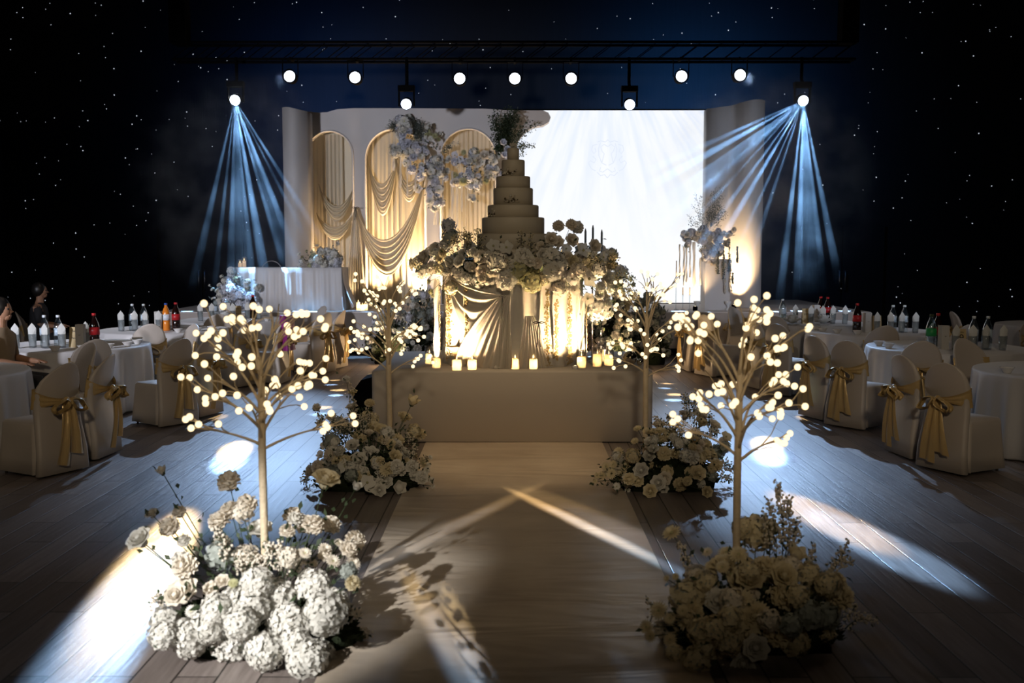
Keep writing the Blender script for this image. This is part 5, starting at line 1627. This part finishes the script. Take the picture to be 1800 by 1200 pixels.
ORD = ['first', 'second', 'third', 'fourth', 'fifth', 'sixth', 'seventh', 'eighth']
def settings(tx, ty, nm, side, glasses=5, bowls=5, extra=(), rot=0.0, lotus=False):
    """lay one table; side = +1 when the aisle lies towards +x; nm names the table"""
    g = nm
    z = TZ + .001
    # lazy cluster of napkin glasses, bottles, menu box around the middle
    for i in range(glasses):
        x = tx - side * .10 - .36 * side * (1 - i * .23) * 1.0 + side * .1; y = ty - .42 + .05 * (i % 2) + (.0 if i < 4 else .3)
        x = tx + side * (-.44 + i * .17)
        e = item('glass', x, y, z, '%s glass from the aisle end on %s' % (ORD[glasses - 1 - i], nm), 0, 'drinking glasses on ' + g)
        simple('folded_napkin', NAP, 'napkin', x, y, z + .008, '%s pointed napkin from the aisle end on %s' % (ORD[glasses - 1 - i], nm), 'pointed napkins on ' + g, .3 * math.sin(i * 2.3))
    for k, (key, dx, dy, lb) in enumerate(extra):
        if key == 'box':
            e = empty('menu_box', (tx + side * dx, ty + dy, z), lb + ' on ' + nm, 'box')
            e.rotation_euler = (0, 0, .1)
            MB().box(-.045, .045, -.045, .045, 0, .27).build('carton', M['white_box'], e)
            b = MB(); b.box(-.012, .012, -.0465, -.0455, .15, .153); b.box(-.008, .008, -.0465, -.0455, .145, .147); b.build('small_print', M['ink'], e)
        elif key == 'card9' or key == 'vip' or key == 'card' or key == 'card7':
            e = empty('table_card', (tx + side * dx, ty + dy, z), lb + ' on ' + nm, 'table card')
            MB().loft([[(-.055, -.045, 0), (.055, -.045, 0), (.055, .045, 0), (-.055, .045, 0)], [(-.055, -.004, .235), (.055, -.004, .235), (.055, .004, .235), (-.055, .004, .235)]], smooth=False).build('card_fold', M['card'], e)
            def txt(s_, size, zz):
                cu = bpy.data.curves.new('lettering', 'FONT'); cu.body = s_; cu.size = size; cu.align_x = 'CENTER'; cu.extrude = .0006; cu.materials.append(M['ink'])
                o_ = bpy.data.objects.new('tmp', cu); C.objects.link(o_)
                me_ = bpy.data.meshes.new_from_object(o_); bpy.data.objects.remove(o_)
                o = put('lettering', me_, e)
                o.location = (0, -.045 + .041 * zz / .235 - .0015, zz); o.rotation_euler = (R(90 - 9.9), 0, 0)
            if key == 'card9': txt('9', .11, .10); txt('Table', .025, .19); txt('Happy', .022, .06)
            elif key == 'card7': txt('7', .11, .10); txt('Table', .025, .19)
            elif key == 'vip': txt('VIP', .05, .13); txt('Table', .02, .19); txt('Reserved', .02, .07)
            else: txt('Table', .025, .18); txt('Menu', .025, .1)
        elif key == 'lotus':
            simple('plate', PLATE, 'plate', tx + side * dx, ty + dy, z, 'plate under a lotus fold, ' + lb + ' of ' + nm, 'lotus plates on ' + g)
            simple('lotus_napkin', LOTUS, 'napkin', tx + side * dx, ty + dy, z + .008, 'lotus-folded napkin on a plate, ' + lb + ' of ' + nm, 'lotus napkins on ' + g)
        else:
            item(key, tx + side * dx, ty + dy, z, lb + ' on ' + nm, 0)
    for i in range(bowls):
        a = R(-78 + 22 * i) + rot
        x = tx + side * math.cos(a) * (TR - .14); y = ty + math.sin(a) * (TR - .14)
        simple('rice_bowl', BOWL, 'bowl', x, y, z, '%s small white bowl round the aisle rim of %s' % (ORD[i], nm), 'bowls on ' + g)


TL = [(-5.45, 9.15, 'cloth table cut by the picture edge beside the speaker-side front chairs', 'the cut-off table on the guests side'),
      ]
def tbl(x, y, lb, nm, side, seed, **k):
    make_table(lb, x, y, seed)
    settings(x, y, nm, side, **k)


A_ = 'the cropped table opposite the arches'
tbl(-5.45, 9.1, 'half-cropped cloth table closest to the camera on the magenta coat side', "the cropped table, coat side", 1, 1, glasses=1, bowls=4, extra=())
tbl(-5.28, 11.8, 'cloth table with a cola bottle and tan card in front of the seated woman', "the seated woman's table", 1, 2, glasses=5, bowls=6,
    extra=(('water', -.16, -.30, 'water bottle with blue label, outer one of a pair'), ('water', .0, -.30, 'water bottle with blue label, inner one of a pair'), ('card', .17, -.26, 'tan folded card'), ('box', .27, -.33, 'tall pale menu box'), ('cola', .43, -.33, 'dark cola bottle')))
tbl(-5.05, 14.3, 'cloth table with an orange soda bottle in the middle of its row', "the orange soda table", 1, 3, glasses=4, bowls=4,
    extra=(('water', -.34, -.26, 'water bottle, outer one of a pair'), ('water', -.18, -.26, 'water bottle, inner one of a pair'), ('box', .04, -.30, 'pale menu box'), ('orange', .15, -.3, 'orange soda bottle with a blue cap'), ('cola', .30, -.33, 'dark cola bottle with red label')))
tbl(-4.6, 16.4, 'cloth table closest to the stage beneath the sweetheart table', "the table under the sweetheart table", 1, 4, glasses=6, bowls=3,
    extra=(('water', -.30, -.1, 'tall water bottle'), ('box', -.12, .0, 'pale menu box'), ('card', .10, -.2, 'folded card'), ('cola', .30, .0, 'dark cola bottle with a blue cap'), ('lotus', .0, -.55, 'front rim')))
tbl(5.25, 9.2, 'half-cropped cloth table closest to the camera on the side of the number 9', "the cropped table, lemonade side", -1, 5, glasses=1, bowls=4, extra=())
tbl(5.07, 11.6, 'cloth table with the tan number 9 card and green lemonade bottle', 'the green lemonade table', -1, 6, glasses=5, bowls=5,
    extra=(('lime', .32, -.30, 'clear lemonade bottle with green label'), ('box', .17, -.28, 'tall pale menu box'), ('cola', .17, -.12, 'cola bottle with red cap half hidden by the menu box'), ('card9', .0, -.34, 'tan folded card with a big number 9'), ('water', -.17, -.28, 'water bottle next to the card'), ('water', -.33, -.28, 'water bottle farther from the card')))
tbl(5.05, 14.0, 'cloth table with a cola bottle and two water bottles behind the green lemonade table', "the table behind the lemonade", -1, 7, glasses=5, bowls=5,
    extra=(('cola', .32, -.30, 'dark cola bottle with red label'), ('box', .17, -.28, 'tall pale menu box'), ('card7', .06, -.34, 'tan folded card with a big number 7'), ('water', -.18, -.28, 'water bottle, inner one of a pair'), ('water', -.34, -.28, 'water bottle, outer one of a pair')))
tbl(4.65, 15.7, 'cloth table with lotus napkins and a VIP card closest to the stage', 'the VIP table', -1, 8, glasses=6, bowls=0,
    extra=(('water', .45, -.15, 'tall bright water bottle'), ('vip', .13, -.30, 'tan folded card reading VIP'), ('box', -.15, .1, 'tall pale menu box'), ('cola', -.30, .0, 'big cola bottle, inner one of a pair'), ('cola', -.24, .15, 'big cola bottle, outer one of a pair'), ('lotus', .42, -.6, 'stage steps side'), ('lotus', -.05, -.62, 'middle front')))
tbl(8.4, 15.3, 'outer cloth table far from the aisle with stacked lotus napkins', "the outer table", -1, 9, glasses=5, bowls=0,
    extra=(('water', .2, -.1, 'tall water bottle, inner one of a pair'), ('water', .1, -.1, 'tall water bottle, outer one of a pair'), ('lotus', .2, -.6, 'aisle side front'), ('lotus', -.35, -.6, 'outer front'), ('card', -.5, -.2, 'tan folded card'), ('box', -.65, -.1, 'pale menu box')))
for k_ in PR.values():            # prototypes leave no copy behind
    for c_ in list(k_.children): bpy.data.objects.remove(c_)
    bpy.data.objects.remove(k_)

# --- chairs : x, y, face x, face y, label
tA, tB, tC, tD = (-5.45, 9.1), (-5.28, 11.8), (-5.05, 14.3), (-4.6, 16.4)
tE, tF, tG, tH, tI = (5.25, 9.2), (5.07, 11.6), (5.05, 14.0), (4.65, 15.7), (8.4, 15.3)
def ring_chairs(t, spots, nm, r=1.2):
    for a, w_ in spots:
        x = t[0] + r * math.cos(R(a)); y = t[1] + r * math.sin(R(a))
        chair(x, y, t[0], t[1], 'chair %s %s' % (w_, nm))
chair(-4.02, 8.35, *tA, 'frontmost gold-bowed chair on the magenta coat side')
chair(-3.98, 8.98, *tA, 'gold-bowed chair just behind the frontmost one, magenta coat side')
ring_chairs(tA, ((40, 'on the far inner side of'),), 'the cropped table, coat side')
ring_chairs(tB, ((-58, 'with its back to the camera at'), (38, 'at the stage end of')), "the seated woman's table")
chair(-3.82, 10.75, *tB, "front one of two gold-bowed aisle chairs at the seated woman's table")
chair(-3.72, 11.3, *tB, "rear one of two gold-bowed aisle chairs at the seated woman's table")
ring_chairs(tC, ((-78, 'with its back to the camera at'), (-22, 'on the aisle at')), 'the orange soda table')
chair(-3.55, 14.15, *tC, 'gold-bowed chair beside the magenta coat at the orange soda table')
ring_chairs(tD, ((-85, 'on the camera side of'), (28, 'at the stage end of')), 'the table under the sweetheart table')
chair(-3.15, 15.4, *tD, 'front one of two aisle chairs at the table under the sweetheart table')
chair(-3.05, 16.0, *tD, 'rear one of two aisle chairs at the table under the sweetheart table')
chair(3.86, 8.45, *tE, 'frontmost gold-bowed chair on the lemonade side')
chair(3.80, 9.02, *tE, 'gold-bowed chair just behind the frontmost one, lemonade side')
ring_chairs(tE, ((105, 'on the far side of'), (-78, 'cut by the picture edge at')), 'the cropped table, lemonade side')
ring_chairs(tF, ((-124, 'inner one of two with backs to the camera at'), (-62, 'outer one of two with backs to the camera at')), 'the green lemonade table', 1.18)
chair(3.72, 10.6, *tF, 'front one of two gold-bowed aisle chairs at the green lemonade table')
chair(3.60, 11.12, *tF, 'rear one of two gold-bowed aisle chairs at the green lemonade table')
ring_chairs(tG, ((-105, 'inner one of two with backs to the camera at'), (-62, 'outer one of two with backs to the camera at')), 'the table behind the lemonade', 1.18)
chair(3.64, 13.05, *tG, 'front one of two gold-bowed aisle chairs at the table behind the lemonade')
chair(3.54, 13.6, *tG, 'rear one of two gold-bowed aisle chairs at the table behind the lemonade')
ring_chairs(tH, ((-125, 'showing a gold sash on the camera side of'), (125, 'on the stage side of')), 'the VIP table', 1.25)
chair(3.12, 15.0, *tH, 'front one of two gold-bowed aisle chairs at the VIP table')
chair(2.98, 15.6, *tH, 'rear one of two gold-bowed aisle chairs at the VIP table')
ring_chairs(tI, ((-130, 'with its back to the camera at'), (170, 'at the aisle side of'), (-80, 'on the camera side of')), 'the outer table', 1.25)

# magenta coat over the back of a chair
b = MB()
def coat(u, v):
    q = u * 2 * PI
    return (.065 * math.cos(q) * (1 + .2 * math.sin(v * 7)) + .02 * math.sin(q * 3) + .02 * v, .20 * math.sin(q) * (1 - .25 * v) + .015 * math.sin(q * 4 + v * 5), .97 - .5 * v)
b.grid(coat, 24, 10, closed=True)
b.add([coat(i / 24, 0) for i in range(24)], [tuple(range(24))])
tag(b.build('coat', M['magenta'], None, (-3.23, 14.13, 0), (0, 0, .0)), 'shiny magenta coat draped over a chair back behind the bulb tree', 'coat')


# ================================================================== people
def person(label, loc, rz, top, hair_long, seed=1):
    e = empty('person', loc, label, 'person', None, rz)
    # seated figure facing +X: one continuous skin
    V = [(0, 0, .52), (-.02, 0, .75), (0, 0, 1.0), (.01, 0, 1.06), (.02, 0, 1.13), (.03, 0, 1.22),
         (.18, .09, .50), (.42, .10, .50), (.43, .10, .08), (.52, .10, .04),
         (.18, -.09, .50), (.42, -.10, .50), (.43, -.10, .08), (.52, -.10, .04),
         (0, .17, .98), (.03, .21, .74), (.24, .17, .70), (.32, .14, .70),
         (0, -.17, .98), (.03, -.21, .74), (.24, -.17, .70), (.32, -.14, .70)]
    E = [(0, 1), (1, 2), (2, 3), (3, 4), (4, 5), (0, 6), (6, 7), (7, 8), (8, 9), (0, 10), (10, 11), (11, 12), (12, 13), (2, 14), (14, 15), (15, 16), (16, 17), (2, 18), (18, 19), (19, 20), (20, 21)]
    Rr = [.14, .12, .13, .07, .052, .085, .085, .065, .04, .035, .085, .065, .04, .035, .06, .045, .033, .03, .06, .045, .033, .03]
    # five fingers each hand, resting on the lap
    for s_ in (17, 21):
        bx, by, bz_ = V[s_]
        for k in range(5):
            off = (k - 2) * .016
            V.append((bx + .05 - (.02 if k == 0 else 0), by + off, bz_ - .005)); E.append((s_, len(V) - 1)); Rr.append(.009)
            V.append((bx + (.10 if k else .06) - .008 * abs(k - 2), by + off * 1.3 - (.02 if k == 0 else 0), bz_ - .02)); E.append((len(V) - 2, len(V) - 1)); Rr.append(.007)
    me = bpy.data.meshes.new('body'); me.from_pydata(V, E, []); me.materials.append(M['skin'])
    o = put('body', me, e)
    m1 = o.modifiers.new('skin', 'SKIN')
    for i, r_ in enumerate(Rr):
        me.skin_vertices[0].data[i].radius = (r_, r_)
    me.skin_vertices[0].data[0].use_root = True
    sd = o.modifiers.new('sub', 'SUBSURF'); sd.levels = 2; sd.render_levels = 2
    # face and hair
    b = MB()
    b.ball(.098, (.035, 0, 1.25), 16, 12, (.95, .78, 1.18)); b.ball(.05, (.075, 0, 1.185), 10, 8, (1, .9, .9))
    b.add([(.122, -.012, 1.262), (.122, .012, 1.262), (.158, 0, 1.232), (.128, -.016, 1.222), (.128, .016, 1.222)], [(0, 1, 2), (0, 2, 3), (1, 4, 2), (3, 2, 4)])
    for s_ in (-1, 1):
        b.ball(.016, (.03, s_ * .078, 1.245), 8, 6, (1, .5, 1.5))
        b.k = 1; b.ball(.011, (.115, s_ * .034, 1.265), 8, 6); b.k = 0
    b.ball(.017, (.118, 0, 1.193), 8, 6, (.6, 1.3, .5))
    b.build('face', [M['skin'], M['ink']], e)
    b = MB(); b.ball(.112, (.008, 0, 1.272), 14, 10, (.98, .86, 1.1))
    if hair_long:
        b.loft([[(.02 + -.075 + .07 * math.cos(q * PI / 6), .085 * math.sin(q * PI / 6), z) for q in range(12)] for z in (.98, 1.1, 1.22, 1.3)])
    b.build('hair', M['hair'], e)
    b = MB()
    b.loft([[(x0_ + rx * math.cos(q * PI / 10), ry * math.sin(q * PI / 10), z) for q in range(20)] for z, rx, ry, x0_ in ((.47, .16, .20, 0), (.6, .145, .165, 0), (.75, .135, .15, -.01), (.9, .14, .18, 0), (.99, .12, .20, 0), (1.04, .085, .12, .005), (1.075, .06, .07, .012))])
    b.build('blouse' if hair_long else 'jacket', top, e)
    for s_ in (-1, 1):
        MB().tube([(0, s_ * .15, .985), (.005, s_ * .18, .96), (.015, s_ * .20, .86), (.03, s_ * .21, .76)], [.06, .072, .062, .056], 10).build('sleeve', top, e)
    b = MB()
    for s_ in (-1, 1):
        b.tube([(0, s_ * .08, .52), (.2, s_ * .09, .51), (.42, s_ * .10, .51), (.44, s_ * .10, .3), (.44, s_ * .10, .1)], [.11, .095, .08, .06, .055], 10)
    b.build('trousers', M['dark_cloth'], e)
    return e
q = Vector((-5.40, 10.42, 0))
person('dark haired woman in a tan blouse seated in profile behind the tables', (q.x, q.y, .0), 0.0, M['tan_cloth'], True)
q = W(68, 530, 15.6)
person('seated guest in black, face turned to the stage, barely lit', (q.x, 15.6, .0), .3, M['dark_cloth'], False)
chair(-5.44, 10.42, -3, 10.42, 'covered chair under the woman in the tan blouse')
chair(W(68, 530, 15.6).x, 15.6, W(68, 530, 15.6).x + 2, 16.2, 'covered chair under the seated guest in black')
